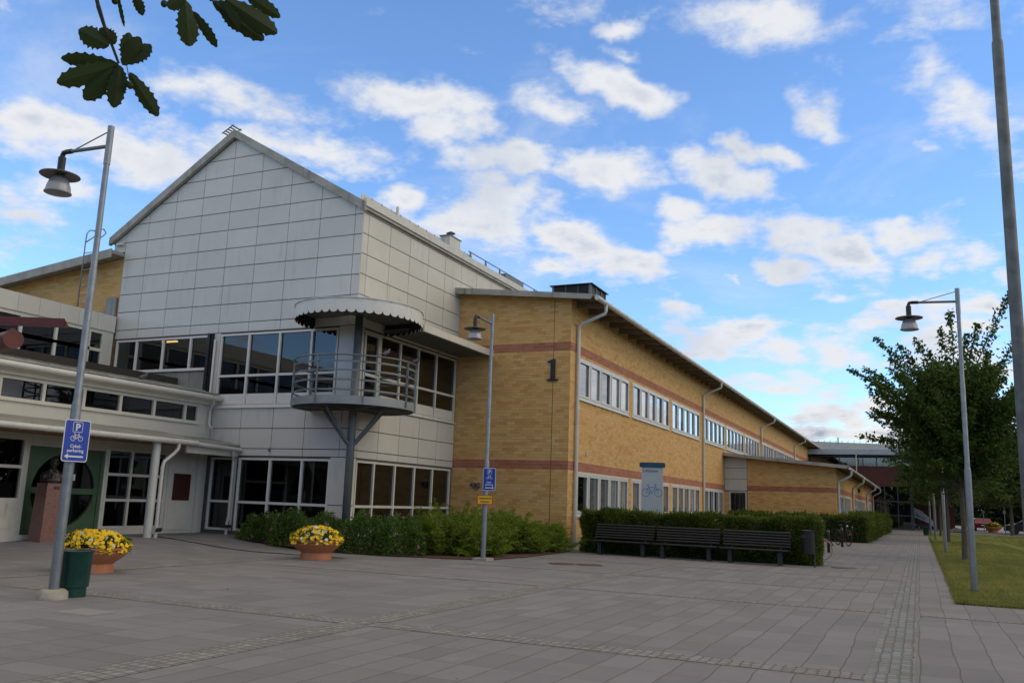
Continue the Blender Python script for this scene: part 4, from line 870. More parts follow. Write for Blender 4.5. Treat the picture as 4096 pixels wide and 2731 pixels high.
def bz(x, y, z): q = Matrix.Rotation(rad(50), 4, 'Z') @ Vector((x, y, 0)); return (px+q.x, py+q.y, 1.53+z)
RB = Matrix.Rotation(rad(50), 4, 'Z').to_3x3()   # bust faces its local -Y
mb = MB()
for c, r in [((0,.0,.10),(.25,.14,.24)), ((-.17,.0,.13),(.11,.11,.15)), ((.17,0,.13),(.11,.11,.15)), ((0,-.03,.06),(.22,.14,.14)), ((0,.01,.35),(.070,.072,.14)),
             ((0,.005,.50),(.090,.110,.125)), ((0,-.035,.42),(.070,.072,.075)), ((0,-.075,.375),(.034,.036,.026)), ((0,-.112,.465),(.016,.026,.032)), ((0,-.080,.515),(.066,.034,.018)), ((-.09,.01,.47),(.014,.028,.036)), ((.09,.01,.47),(.014,.028,.036)),
             ((0,.025,.57),(.092,.108,.068)), ((0,-.090,.425),(.030,.020,.010)), ((-.065,-.085,.29),(.045,.03,.055)), ((.065,-.085,.29),(.045,.03,.055)), ((0,-.13,.16),(.020,.03,.12)), ((-.045,-.078,.455),(.03,.03,.03)), ((.045,-.078,.455),(.03,.03,.03))]:
    mb.ell(bz(*c), r, 20, 14, RB)
bo = mb.build('figure', BRZ, bu); rm = bo.modifiers.new('r', 'REMESH'); rm.mode = 'VOXEL'; rm.voxel_size = .011; rm.use_smooth_shade = True; smm = bo.modifiers.new('s', 'SMOOTH'); smm.iterations = 3

# ================================================================ street lamps
def lamp(x, y, rz, label):
    t = empty('street_lamp', (x, y, 0), label, 'street lamp', 'tall galvanised street lamps round the plaza and path', rz)
    L_ = lambda mb, nm, m_, sm=True: (lambda o: (smooth_by_angle(o) if sm else None, o)[1])(mb.build(nm, m_, t, world=False))
    L_(MB().lathe([(.066,.0),(.066,2.44),(.052,2.52),(.050,2.53),(.048,4.3),(.043,4.32),(.040,5.8),(.047,5.8),(.047,6.36),(.0,6.37)], (0,0,0), 20), 'pole', GALV)
    L_(MB().lathe([(.0,.05),(.066,.05),(.085,.0)], (0,0,0), 20), 'foot_collar', BLK)
    mb = MB(); mb.tube([(0,0,6.07),(-.80,0,6.10)], .027, 10); mb.tube([(0,0,6.30),(-.70,0,6.12)], .009, 6); L_(mb, 'arm', GREYM)
    mb = MB(); mb.tube([(-.78,0,6.10),(-.90,0,6.105),(-.955,0,6.10),(-.975,0,6.06),(-.975,0,5.98)], .036, 10); mb.lathe([(0,6.03),(.055,6.03),(.055,5.77),(0,5.77)], (-.975,0,0), 16); L_(mb, 'lamp_head', BLK)
    mb = MB(); mb.lathe([(.05,5.795),(.28,5.765),(.285,5.755),(.28,5.750),(.05,5.775)], (-.975,0,0), 40); L_(mb, 'reflector_disc', M_DISC)
    mb = MB(); mb.lathe([(.055,5.77),(.09,5.74),(.135,5.68),(.165,5.60),(.178,5.52),(.192,5.51),(.192,5.495),(.17,5.49),(.0,5.475)], (-.975,0,0), 32); L_(mb, 'lamp_shade', M_SHADE)
    return t
M_DISC = M('lamp_disc', (.16,.16,.165), .4, .4, .1); M_SHADE = M('frosted_shade', (.34,.35,.38), .3, .35, .06)
l1 = lamp(-10.57, 8.45, 0, 'street lamp with concrete foot and blue sign, next to the green bin')
l1.scale = (1,1,1.055)
MB().lathe([(0,.12),(.14,.12),(.18,.09),(.19,.0)], (0,0,0), 28).build('concrete_foot', CONC, l1, True, world=False)
l2 = lamp(-10.05, 20.3, rad(90), 'street lamp beside the ferns carrying a blue sign and a yellow sign')
MB().box(-.2,-.2,0,.2,.2,.06).build('concrete_foot', CONC, l2, world=False)
l3 = lamp(.955, 20.69, 0, 'nearest complete street lamp on the lawn edge, right of the path')
l4 = lamp(.95, 42.1, 0, 'second lamp on the lawn edge, pole only showing left of the tree trunk')
l5 = lamp(.87, 62.4, 0, 'third lamp pole along the lawn edge, between the tree trunks')
l6 = lamp(.76, 78.5, 0, 'farthest lamp pole, standing right beside the distant green bin')
fp = empty('tall_mast', (.955, 9.7, 0), 'tall grey steel mast rising out of the top right corner', 'mast')
smooth_by_angle(MB().lathe([(.070,0),(.060,3.2),(.0535,6.36),(.050,6.40),(.043,6.40),(.038,9.5),(.0,9.5)], (.955,9.7,0), 24).build('pole', M('aged_steel', (.13,.145,.145), .5, .35, .25, 7), fp)); MB().lathe([(.0,.03),(.14,.03),(.14,.0)], (.955,9.7,0), 20).build('base_plate', GALV, fp)

# ---------------------------------------------------------------- signs
BLUE = M('sign_blue', (.008,.055,.42), .4, 0, .04); WHT = M('sign_white', (.72,.73,.74), .5, 0, .02); YEL = M('sign_yellow', (.75,.42,.01), .45, 0, .04); SRED = M('sign_red', (.42,.012,.012), .45, 0, .03); INK = M('sign_ink', (.02,.02,.02), .5)
def rrect(w, h, r, n=6):
    pts = []
    for cx_, cz_, a0_ in ((w/2-r,h/2-r,0),(-w/2+r,h/2-r,90),(-w/2+r,-h/2+r,180),(w/2-r,-h/2+r,270)):
        for i in range(n+1): a = rad(a0_+90*i/n); pts.append((cx_+r*math.cos(a), cz_+r*math.sin(a)))
    return pts
class Fr:   # sign frame: origin, right, up, normal
    def __init__(s, o, ang): s.o = Vector(o); s.r = Vector((math.cos(ang), math.sin(ang), 0)); s.u = Vector((0,0,1)); s.n = s.r.cross(s.u)
    def p(s, x, z, d=0.): return s.o+s.r*x+s.u*z+s.n*d
    def plate(s, mb, pts, d, th=.003): return mb.prism([s.p(x,z,d) for x, z in pts], s.n*th)
def polyline(mb, fr, pts, w, d, th=.0015):
    for a, b in zip(pts[:-1], pts[1:]): mb.bar(fr.p(a[0],a[1],d), fr.p(b[0],b[1],d), w, th, fr.n)
def bike_icon(mb, fr, cx_, cz_, s, w, d):
    def P_(x, z): return (cx_+x*s, cz_+z*s)
    for wx in (-.31,.31): polyline(mb, fr, [P_(wx+.19*math.cos(rad(a)), .19*math.sin(rad(a))) for a in range(0, 361, 20)], w, d)
    polyline(mb, fr, [P_(-.31,0),P_(-.17,.27),P_(.17,.27),P_(-.02,-.02),P_(-.31,0)], w, d); polyline(mb, fr, [P_(-.21,.36),P_(-.02,-.02)], w, d); polyline(mb, fr, [P_(-.27,.37),P_(-.14,.36)], w*1.3, d)
    polyline(mb, fr, [P_(.31,0),P_(.15,.36),P_(.20,.40),P_(.11,.41)], w, d)
def blue_sign(name_lb, o, ang, arrow, flipbike):
    t = empty('parking_sign', o, name_lb, 'sign'); fr = Fr(o, ang); w, h = .37, .57
    mb = MB(); fr.plate(mb, rrect(w, h, .035), 0, .004); mb.build('border', WHT, t); mb = MB(); fr.plate(mb, rrect(w-.026, h-.026, .028), .0045, .002); mb.build('plate', BLUE, t)
    mb = MB(); pts = rrect(.135, .135, .015, 3); pts.append(pts[0]); polyline(mb, fr, [(x, z+.185) for x, z in pts], .007, .008); bike_icon(mb, fr, 0, .03, .17, .007, .008)
    dx = arrow; polyline(mb, fr, [(-.12,-.215),(.12,-.215)], .022, .008); fr.plate(mb, [(dx*.15,-.215),(dx*.095,-.18),(dx*.095,-.25)] if dx > 0 else [(dx*.15,-.215),(dx*.095,-.25),(dx*.095,-.18)], .0075, .002)
    mb.build('symbols', WHT, t)
    text('letter', 'P', .135, fr.p(0,.137,.008), fr.r, fr.u, WHT, t, bold=.004); text('lettering', 'Cykel-', .062, fr.p(0,-.095,.008), fr.r, fr.u, WHT, t, bold=.001); text('lettering', 'parkering', .062, fr.p(0,-.155,.008), fr.r, fr.u, WHT, t, bold=.001)
    mb = MB(); mb.tube([fr.p(0,.15,-.004), fr.p(0,.15,-.02)], .01, 6); mb.build('clamp', BLK, t); return t
vang = math.atan2(8.4, -10.5)-math.pi/2
blue_sign('blue bicycle parking sign with arrow to the left on the lamp by the bin', (-10.57+.115, 8.45-.03, 2.10), vang+rad(30), -1, False)
ls_ang = math.atan2(20.3, -10.0)-math.pi/2
blue_sign('blue bicycle parking sign with arrow to the right on the lamp by the ferns', (-10.05+.135, 20.3-.085, 2.02), ls_ang-rad(32), 1, True)
t = empty('warning_sign', (-10.0,20.22,1.5), 'yellow no bicycle parking sign with red border below the blue sign', 'sign'); fr = Fr((-10.02,20.215,1.50), ls_ang-rad(6))
mb = MB(); fr.plate(mb, rrect(.40,.235,.008,2), 0, .004); mb.build('border', SRED, t); mb = MB(); fr.plate(mb, rrect(.365,.20,.004,2), .0045, .002); mb.build('plate', YEL, t)
text('lettering', 'Cykelparkering', .066, fr.p(0,.022,.007), fr.r, fr.u, INK, t, bold=.0012, sx=.80); text('lettering', 'förbjuden', .066, fr.p(0,-.065,.007), fr.r, fr.u, INK, t, bold=.0012, sx=.85)

# air pump pylon
pyl = empty('air_station_pylon', (-7.9,28.3,0), 'grey air station pylon with blue cap and bicycle outline behind the hedge', 'sign pylon')
fr = Fr((-7.905,28.22,0), rad(14)); PG_ = M('pylon_grey', (.42,.46,.49), .4, 0, .03)
mb = MB(); mb.prism([fr.p(-.345,.05), fr.p(.345,.05), fr.p(.345,2.74), fr.p(-.345,2.74)], -fr.n*.16); mb.build('board', PG_, pyl)
mb = MB(); mb.prism([fr.p(-.41,2.745,.03), fr.p(.41,2.745,.03), fr.p(.42,2.86,.03), fr.p(.38,2.90,.03), fr.p(-.38,2.90,.03), fr.p(-.42,2.86,.03)], -fr.n*.22); mb.build('cap', M('cap_blue', (.012,.06,.10), .4, 0, .1), pyl)
SBL = M('line_blue', (.03,.14,.38), .5); mb = MB(); bike_icon(mb, fr, 0, 1.92, .66, .017, .002); mb.build('bicycle_outline', SBL, pyl)
text('lettering', 'Luftstation', .125, fr.p(-.30,2.59,.002), fr.r, fr.u, INK, pyl, 'LEFT', sx=.9)
text('logo', 'a', .13, fr.p(.17,1.34,.002), fr.r, fr.u, M('logo_green', (.06,.33,.05), .5), pyl, bold=.004); mb = MB(); polyline(mb, fr, [(.1,1.30),(.24,1.30)], .006, .002); polyline(mb, fr, [(.245,1.43),(.255,1.44)], .012, .002); polyline(mb, fr, [(.26,1.38),(.27,1.39)], .012, .002); mb.build('logo_dots', M('logo_green2', (.06,.33,.05), .5), pyl)

# ================================================================ benches, bins, bollards
SLAT = M('dark_slats', (.013,.012,.013), .5, 0, .3, 8); LEG = M('dark_legs', (.025,.032,.038), .5, .2, .1)
def bench(xc, y, rz, label):
    t = empty('park_bench', (xc, y, 0), label, 'bench', 'dark slatted benches in a row before the hedge', rz); hw = .93
    for i in range(8):
        mb = MB(); yy_ = -.22+i*.058; z_ = .415-.012*math.sin(i/7*math.pi); mb.bar((-hw,yy_,z_),(hw,yy_,z_),.048,.028)
        if i == 0: mb.tube([(-hw,yy_-.022,z_-.003),(hw,yy_-.022,z_-.003)], .022, 8)
        if i == 0: seat = mb
        else: seat.add(mb.v, mb.f)
    seat.build('seat', SLAT, t, world=False)
    bk = MB()
    for i in range(6):
        y_ = .23+i*.028; z_ = .50+i*.075; bk.tube([(-hw,y_-.012,z_),(hw,y_-.012,z_)], .034, 10)
    bk.build('backrest', SLAT, t, world=False)
    for s in (-1, 1):
        mb = MB(); mb.box(s*.68-.055,-.10,0,s*.68+.055,.06,.40); mb.build('leg', LEG, t, world=False)
        mb = MB(); mb.bar((s*.68,-.2,.39),(s*.68,.22,.40),.04,.04); mb.bar((s*.68,.20,.40),(s*.68,.40,.90),.04,.03); mb.build('support', LEG, t, world=False)
bench(-8.17, 25.85, rad(-2), 'leftmost of the three dark slatted benches, nearest the downpipe')
bench(-6.20, 25.75, rad(-1), 'middle one of the three dark slatted benches')
bench(-4.22, 25.62, rad(-1), 'rightmost of the three dark slatted benches, nearest the litter bin')
GB = M('green_plastic', (.004,.045,.038), .35, 0, .2, 5)
def green_bin(x, y, label, s=1.):
    t = empty('waste_bin', (x, y, 0), label, 'bin', 'round green plaza bins')
    b_ = MB().lathe([(0,.0),(.175*s,.0),(.175*s,.13),(.20*s,.135),(.215*s,.58),(.232*s,.60),(.232*s,.615),(.215*s,.62),(.205*s,.60),(.19*s,.20),(0,.20)], (0,0,0), 36); smooth_by_angle(b_.build('bin_body', GB, t, world=False))
green_bin(-10.62, 8.79, 'round green bin standing against the foot of the left street lamp', .98)
green_bin(.42, 76.4, 'distant round green bin at the far end of the path', 1.05)
lbn = empty('litter_bin', (-2.8,25.6,0), 'black litter bin on a thin post at the end of the hedge', 'litter bin')
smooth_by_angle(MB().lathe([(0,.36),(.165,.36),(.165,.955),(.185,.965),(.185,.985),(0,1.0)], (-2.8,25.6,0), 28).build('bin_body', M('charcoal_bin', (.012,.013,.014), .4, .1, .1), lbn)); MB().tube([(-2.66,25.8,0),(-2.66,25.8,.9)], .025, 10).build('post', M('dark_green_post', (.02,.045,.04), .4), lbn)
MB().box(-2.94,25.42,.78,-2.72,25.445,.88).build('slot', BLK, lbn)
for i, (x, y, lb_) in enumerate([(-3.18,35.9,'dark bollard nearest, behind the wheel of the white bicycle'),(-3.18,42.4,'middle dark bollard with a black bicycle behind it'),(-3.18,49.1,'farthest dark bollard against the hedge corner')]):
    t = empty('bollard', (x, y, 0), lb_, 'bollard', 'dark bicycle posts beside the path'); MB().lathe([(0,.0),(.055,.0),(.055,.82),(.04,.85),(0,.86)], (0,0,0), 16).build('post', BLK, t, True, world=False); MB().lathe([(.056,.76),(.058,.78),(.056,.8)], (0,0,0), 16).build('band', GALV, t, world=False)
def bicycle(x, y, rz, label, colr, tyre, metal=None):
    metal = metal or GALV
    t = empty('bicycle', (x, y, 0), label, 'bicycle', None, rz); R_ = .33
    for i, wx in enumerate((0, -1.05)):
        mb = MB(); mb.tube([(wx+R_*math.cos(rad(a)),0,.35+R_*math.sin(rad(a))) for a in range(0, 361, 10)], .018, 8, False); w = mb.build('wheel', tyre, t, True, world=False)
        mb = MB(); mb.tube([(wx+.305*math.cos(rad(a)),0,.35+.305*math.sin(rad(a))) for a in range(0, 361, 10)], .010, 6, False)
        for a in range(0, 360, 20): mb.tube([(wx,0,.35),(wx+.3*math.cos(rad(a)),0,.35+.3*math.sin(rad(a)))], .0015, 4)
        mb.build('rim', metal, w, world=False)
        mb = MB(); mb.tube([(wx+.37*math.cos(rad(a)),0,.35+.37*math.sin(rad(a))) for a in range(20, 170, 10)], .02, 6); mb.build('mudguard', BLK, t, world=False)
    mb = MB(); mb.tube([(-1.05,0,.35),(-.58,0,.30),(-.14,0,.78),(-.62,0,.60)], .016, 8); mb.tube([(-.58,0,.30),(-.72,0,.88)], .016, 8); mb.tube([(-1.05,0,.35),(-.66,0,.66)], .01, 8); mb.build('frame', colr, t, True, world=False)
    MB().tube([(0,0,.35),(-.03,0,.55),(-.13,0,.74),(-.17,0,.92)], .017, 8).build('fork', metal, t, True, world=False)
    mb = MB(); mb.tube([(-.17,0,.9),(-.19,0,1.02),(-.16,0,1.10),(-.18,.14,1.13),(-.30,.26,1.13),(-.42,.28,1.10)], .012, 8); mb.tube([(-.16,0,1.10),(-.18,-.14,1.13),(-.30,-.26,1.13),(-.42,-.28,1.10)], .012, 8); mb.build('handlebar', metal, t, True, world=False)
    mb = MB(); mb.ell((-.75,0,.92),(.13,.08,.035)); mb.build('saddle', BLK, t, True, world=False); MB().ell((-.06,0,.90),(.04,.04,.04)).build('headlamp', FRAME, t, world=False); MB().lathe([(0,-.01),(.09,-.01),(.09,.01),(0,.01)], (0,0,0), 16).build('chainring', metal, t, world=False).location = (-.58,0,.30)
    MB().box(.12,-.02,.50,.17,.02,.56).build('reflector', M('amber', (.8,.16,.01), .4), t, world=False)
bicycle(-2.80, 29.3, rad(14), 'bicycle with white wall tyre half hidden by the hedge end', BLK, M('cream_tyre', (.42,.37,.27), .7))
bicycle(-3.0, 43.6, rad(-60), 'black bicycle parked at the bollards before the far hedge', BLK, BLK, M('dull_steel', (.06,.06,.065), .5, .5))

# ================================================================ planters with pansies
TERRA = M('terracotta', (.44,.165,.075), .65, 0, .10, 4, .15, 40, dirt=(.55,.38,.28), streak=.35)
LEAFP = leaf_mat('pansy_leaves', (.035,.075,.015), (.10,.17,.03)); PET = leaf_mat('yellow_petals', (.88,.56,.004), (.93,.68,.02), .2); PETW = leaf_mat('white_petals', (.75,.75,.62), (.85,.85,.78), .3)
def planter(x, y, r, label, lab2, seed, n=230, s=1.):
    t = empty('planter_bowl', (x, y, 0), label, 'planter', 'terracotta planters with yellow flowers')
    b_ = MB().lathe([(0,0),(.60*r,0),(.60*r,.07*s),(.575*r,.15*s),(.60*r,.165*s),(.80*r,.25*s),(.93*r,.33*s),(.95*r,.345*s),(.955*r,.39*s),(1.0*r,.40*s),(1.0*r,.435*s),(.94*r,.44*s),(.9*r,.40*s),(0,.40*s)], (x,y,0), 48); smooth_by_angle(b_.build('bowl', TERRA, t), 25)
    rg = np.random.default_rng(seed); p = empty('pansy_plants', (x, y, .42*s), lab2, 'flowers', 'yellow pansies filling the planters')
    m_ = 3200; a = rg.uniform(0, 2*np.pi, m_); q = np.sqrt(rg.uniform(0, 1, m_))*r*.98; z = .36*s+rg.uniform(0, 1, m_)*(.34*s)*(1-.5*(q/r)**2)
    P = np.stack([x+q*np.cos(a), y+q*np.sin(a), z], 1); D = rg.normal(size=(m_, 3))+np.stack([np.cos(a)*.9, np.sin(a)*.9, np.full(m_, .7)], 1); quads('foliage', leafquads(P, D, rg.uniform(.05,.09,m_)*s, rg.uniform(.025,.045,m_)*s), LEAFP, p)
    for nm, m__, cnt in (('yellow_blossoms', PET, n), ('white_blossoms', PETW, n//20)):
        a = rg.uniform(0, 2*np.pi, cnt) if nm[0] == 'y' else rg.normal(5.2, .5, cnt); u = np.sqrt(rg.uniform(0, 1, cnt)); q = u*r*1.0
        zt = .71*s-.24*s*u**3+rg.uniform(-.03,.02,cnt)*s; low = rg.uniform(0, 1, cnt) < .28; q = np.where(low, r*rg.uniform(.93,1.03,cnt), q); zt = np.where(low, rg.uniform(.36,.54,cnt)*s, zt)
        C_ = np.stack([x+q*np.cos(a), y+q*np.sin(a), zt], 1); Nn = unit(np.stack([np.cos(a)*(.4+u), np.sin(a)*(.4+u)-.3, np.full(cnt, .8)], 1)+rg.normal(size=(cnt,3))*.3)
        T_ = unit(np.cross(Nn, rg.normal(size=(cnt,3)))); B_ = np.cross(Nn, T_); Q = []
        for k in range(2):
            d_ = T_*np.cos(k*.785)+B_*np.sin(k*.785); sd_ = -T_*np.sin(k*.785)+B_*np.cos(k*.785); r__ = (.043*s)*rg.uniform(.8,1.15,(cnt,1)); o_ = Nn*(.004+.003*k)
            Q.append(np.stack([C_+o_+d_*r__, C_+o_+sd_*r__+Nn*.006, C_+o_-d_*r__, C_+o_-sd_*r__+Nn*.006], 1))
        o = quads(nm, np.concatenate(Q), m__, p); tag(o, kind='stuff')
planter(-13.42, 11.45, .60, 'wide terracotta planter just behind the green bin', 'yellow pansies in the planter behind the green bin', 3, 430)
planter(-12.88, 17.2, .60, 'wide terracotta planter in front of the rose bushes', 'yellow pansies in the planter before the rose bushes', 4, 430, 1.03)
planter(6.9, 104.8, .8, 'far terracotta planter beside the parked red car', 'yellow flowers in the far planter by the red car', 5, 90, 1.4)
planter(9.5, 113, .8, 'farthest terracotta planter near the right edge', 'yellow flowers in the farthest planter at the right edge', 6, 90, 1.4)

# ================================================================ shrubs, ferns, hedges
BED = M('bark_mulch', (.10,.045,.03), .95, 0, .4, 20, .8, 40)
mb = MB(); bedp = [(-18.2,20.86),(-17.4,20.0),(-14.8,19.55),(-12.6,19.45),(-10.9,19.9),(-9.95,20.55),(-9.75,22.5),(-9.9,25.6),(-10.2,27.1),(-14.7,27.1)]
mb.add([(x,y,gz(x,y)+.02) for x, y in bedp], [tuple(range(len(bedp)))]); tag(mb.build('planting_bed', BED), kind='structure')
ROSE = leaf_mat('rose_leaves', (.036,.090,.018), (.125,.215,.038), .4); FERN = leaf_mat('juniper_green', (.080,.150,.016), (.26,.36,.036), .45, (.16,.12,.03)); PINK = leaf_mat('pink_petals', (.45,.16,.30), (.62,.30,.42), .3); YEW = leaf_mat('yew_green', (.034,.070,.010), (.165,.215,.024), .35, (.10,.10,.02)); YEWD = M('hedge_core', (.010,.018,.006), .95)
def rose(x, y, rx, ry, h, n, label, seed):
    t = empty('rose_bush', (x, y, gz(x,y)), label, 'shrub', 'rose bushes below the balcony'); rg = np.random.default_rng(seed)
    d = unit(rg.normal(size=(n,3))); d[:,2] = np.abs(d[:,2]); rr = rg.uniform(.55,1.0,n)**.5*(1+.16*np.sin(d[:,0]*7+seed)*np.sin(d[:,1]*6))
    P = np.stack([x+d[:,0]*rx*rr, y+d[:,1]*ry*rr, gz(x,y)+.03+d[:,2]*h*rr], 1); D = d*.8+rg.normal(size=(n,3))*.6+[0,0,.2]
    quads('foliage', leafquads(P, D, rg.uniform(.05,.085,n), rg.uniform(.03,.05,n)), ROSE, t)
    m_ = 120; ci = rg.integers(0, n, m_); mb = MB(); 
    for k in ci[:40]: mb.tube([(x+rg.normal()*rx*.2, y+rg.normal()*ry*.2, gz(x,y)), tuple(P[k])], .006, 4, False)
    mb.build('stems', SOIL, t)
    f = [k for k in range(n) if rr[k] > .93 and d[k,1] < .3][:int(5+rx*3)]
    Q = []
    for k in f:
        c = P[k]+d[k]*.03
        for j in range(9): v = unit(rg.normal(size=3)+d[k]); Q.append(leafquads([c], [v], [.055], [.055])[0])
    quads('blossoms', np.array(Q), PINK, t)
for i, a in enumerate([(-17.2,20.35,.75,.55,.72,'leftmost rose bush with a pink bloom, by the lower windows'), (-16.1,20.3,.95,.65,.95,'rose bush behind the left side of the near planter'), (-14.7,20.0,.95,.65,.92,'rose bush under the balcony column with pale pink blooms'), (-13.5,20.1,.9,.75,1.0,'rose bush right of the planter with several pink blooms'), (-12.5,20.2,.85,.8,.95,'rightmost rose bush, beside the first feathery juniper')]):
    rose(*a[:5], 5200, a[5], 20+i)
def juniper(x, y, r, h, label, seed, nf=150):
    t = empty('juniper_shrub', (x, y, 0), label, 'shrub', 'feathery junipers along the brick end wall'); rg = np.random.default_rng(seed); Q = []; mb = MB()
    for f in range(nf):
        a = rg.uniform(0, 2*np.pi); L = rg.uniform(.7, 1.1); e = rg.uniform(.15, 1.25)
        bx, by = x+rg.normal()*r*.30, y+rg.normal()*r*.30; m_ = 22; ts = np.linspace(.05, 1, m_)
        out = L*r*1.0*math.cos(e)*ts; zz = L*h*math.sin(e)*(ts-.30*ts**3)*1.15+.10*ts*(1-ts)
        C_ = np.stack([bx+math.cos(a)*out, by+math.sin(a)*out, np.maximum(.04, zz)], 1); C_ += rg.normal(size=C_.shape)*.012
        if f % 5 == 0: mb.tube([tuple(c) for c in C_[::4]], .008, 4, False)
        tan = unit(np.gradient(C_, axis=0)); side = unit(np.cross(tan, [0,0,1.])); ln = .20*(1-ts*.72)[:,None]+.03
        for sg in (-1, 1):
            for rep in range(2):
                D = tan*.75+sg*side*.9+rg.normal(size=C_.shape)*.28-np.array([0,0,.12]); off = tan*rg.uniform(0,.04,(m_,1)); Q.append(leafquads(C_+off, D, ln[:,0]*rg.uniform(.7,1.1,m_), .022, None))
    quads('fronds', np.concatenate(Q), FERN, t); mb.build('stems', SOIL, t)
for i, a in enumerate([(-11.9,21.2,.85,1.35,'juniper shrub left of the second lamp post, by the roses'), (-12.6,23.2,1.1,1.75,'tall juniper at the back by the white corner'), (-10.9,21.6,.85,1.15,'juniper right behind the second lamp post'), (-11.2,23.4,1.05,1.55,'tall juniper in the middle against the brick wall'), (-10.65,24.0,.75,1.2,'juniper in front of the brick wall, second from the corner'), (-10.55,25.6,.75,1.12,'rightmost juniper nearest the brick corner'), (-12.0,25.4,1.1,1.5,'juniper right against the brick end wall')]):
    juniper(*a[:5], 40+i, 170)
def hedge(name, x0, x1, y0, y1, h, label, seed, dens=900, sl=.11, rnd=.25):
    t = empty(name, ((x0+x1)/2, (y0+y1)/2, 0), label, 'hedge', 'clipped yew hedges'); rg = np.random.default_rng(seed)
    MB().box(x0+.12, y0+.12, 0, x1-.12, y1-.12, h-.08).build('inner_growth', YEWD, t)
    Ps = []; Ds = []
    for (nx_, ny_, nz_, A) in ((0,-1,0,(x1-x0)*h),(0,1,0,(x1-x0)*h*.4),(1,0,0,(y1-y0)*h),(-1,0,0,(y1-y0)*h),(0,0,1,(x1-x0)*(y1-y0))):
        n = int(A*dens); P = np.stack([rg.uniform(x0, x1, n), rg.uniform(y0, y1, n), rg.uniform(.02, h, n)], 1); nv = np.array([nx_,ny_,nz_], float)
        if nx_: P[:,0] = x1 if nx_ > 0 else x0
        if ny_: P[:,1] = y1 if ny_ > 0 else y0
        if nz_: P[:,2] = h
        # rounded shoulders and lumpy surface
        w = .07*np.sin(P[:,0]*2.3+P[:,2]*2)+.06*np.sin(P[:,1]*3.1+1)+.05*np.sin(P[:,0]*6.1+P[:,2]*4)+.03*np.sin(P[:,0]*13+P[:,2]*9)
        edge = np.maximum(0, P[:,2]-(h-rnd))/rnd if not nz_ else 0
        inn = (w-.10*edge**2-rg.uniform(0,.14,n))[:,None] if not nz_ else (w*.6-rg.uniform(0,.12,n))[:,None]
        P = P+nv*inn; Ps.append(P); Ds.append(np.tile(nv, (n,1))*.9+rg.normal(size=(n,3))*.65+[0,0,.45])
    P = np.concatenate(Ps); D = np.concatenate(Ds); n = len(P); L = rg.uniform(.6,1.3,n)*sl; top = P[:,2] > h-.08; L = np.where(top & (rg.uniform(size=n) < .08), L*2.0, L); D[top] += [0,0,.7]
    quads('foliage', leafquads(P, D, L, L*.26), YEW, t)
hedge('hedge', -9.7, -2.62, 26.45, 27.9, 1.24, 'yew hedge behind the three benches with loose shoots on top', 60, 4600, .070)
hedge('hedge', -9.6, -2.45, 49.4, 50.8, 1.27, 'dark yew hedge across, behind the parked bicycles', 61, 900, .13)
hedge('hedge', -3.55, -2.45, 51.0, 72, 1.27, 'yew hedge running along the path before the wing windows', 62, 420, .17)
hedge('hedge', -3.55, -2.40, 72.2, 84, 1.15, 'far end of the yew hedge beside the glass building', 63, 260, .22)

# lawn tufts
n = 60000; gx = .58+RNG.uniform(0, 1, n)**1.3*9; gy = 17.7+RNG.uniform(0, 1, n)**1.6*40
P = np.stack([gx, gy, [lawnz(a, b) for a, b in zip(gx, gy)]], 1); D = RNG.normal(size=(n,3))*.45+[0,0,1]
gb = quads('grass', leafquads(P, D, RNG.uniform(.03,.075,n), .009), leaf_mat('grass_blades', (.10,.145,.022), (.30,.28,.08), .35), None); tag(gb, 'short lawn grass blades right of the path', 'grass', kind='stuff')

n = 9000; ex = np.where(RNG.uniform(size=n) < .7, RNG.normal(.555,.03,n), RNG.uniform(.5,9,n)); ey = np.where(ex < .66, 17.6+RNG.uniform(0,1,n)**1.5*50, RNG.normal(17.60,.03,n))
eb = quads('edge_grass', leafquads(np.stack([ex,ey,np.full(n,.0)],1), RNG.normal(size=(n,3))*.6+[0,0,1], RNG.uniform(.04,.09,n), .010), bpy.data.materials['grass_blades'], None); tag(eb, 'longer grass growing over the edge of the slabs', 'grass', kind='stuff')
n = 260; fx = RNG.uniform(-16, .4, n); fy = RNG.uniform(4, 24, n); fz = np.array([gz(a, b) for a, b in zip(fx, fy)])+.010
fl_ = quads('fallen_leaves', leafquads(np.stack([fx,fy,fz],1), np.stack([RNG.normal(size=n),RNG.normal(size=n),RNG.uniform(0,.15,n)],1), RNG.uniform(.02,.05,n), .02, unit(np.stack([RNG.normal(size=n),RNG.normal(size=n),np.zeros(n)],1))), leaf_mat('dry_leaves', (.05,.03,.015), (.16,.10,.04), .1), None); tag(fl_, 'small dry leaves and grit scattered on the plaza', 'leaf litter', kind='stuff')

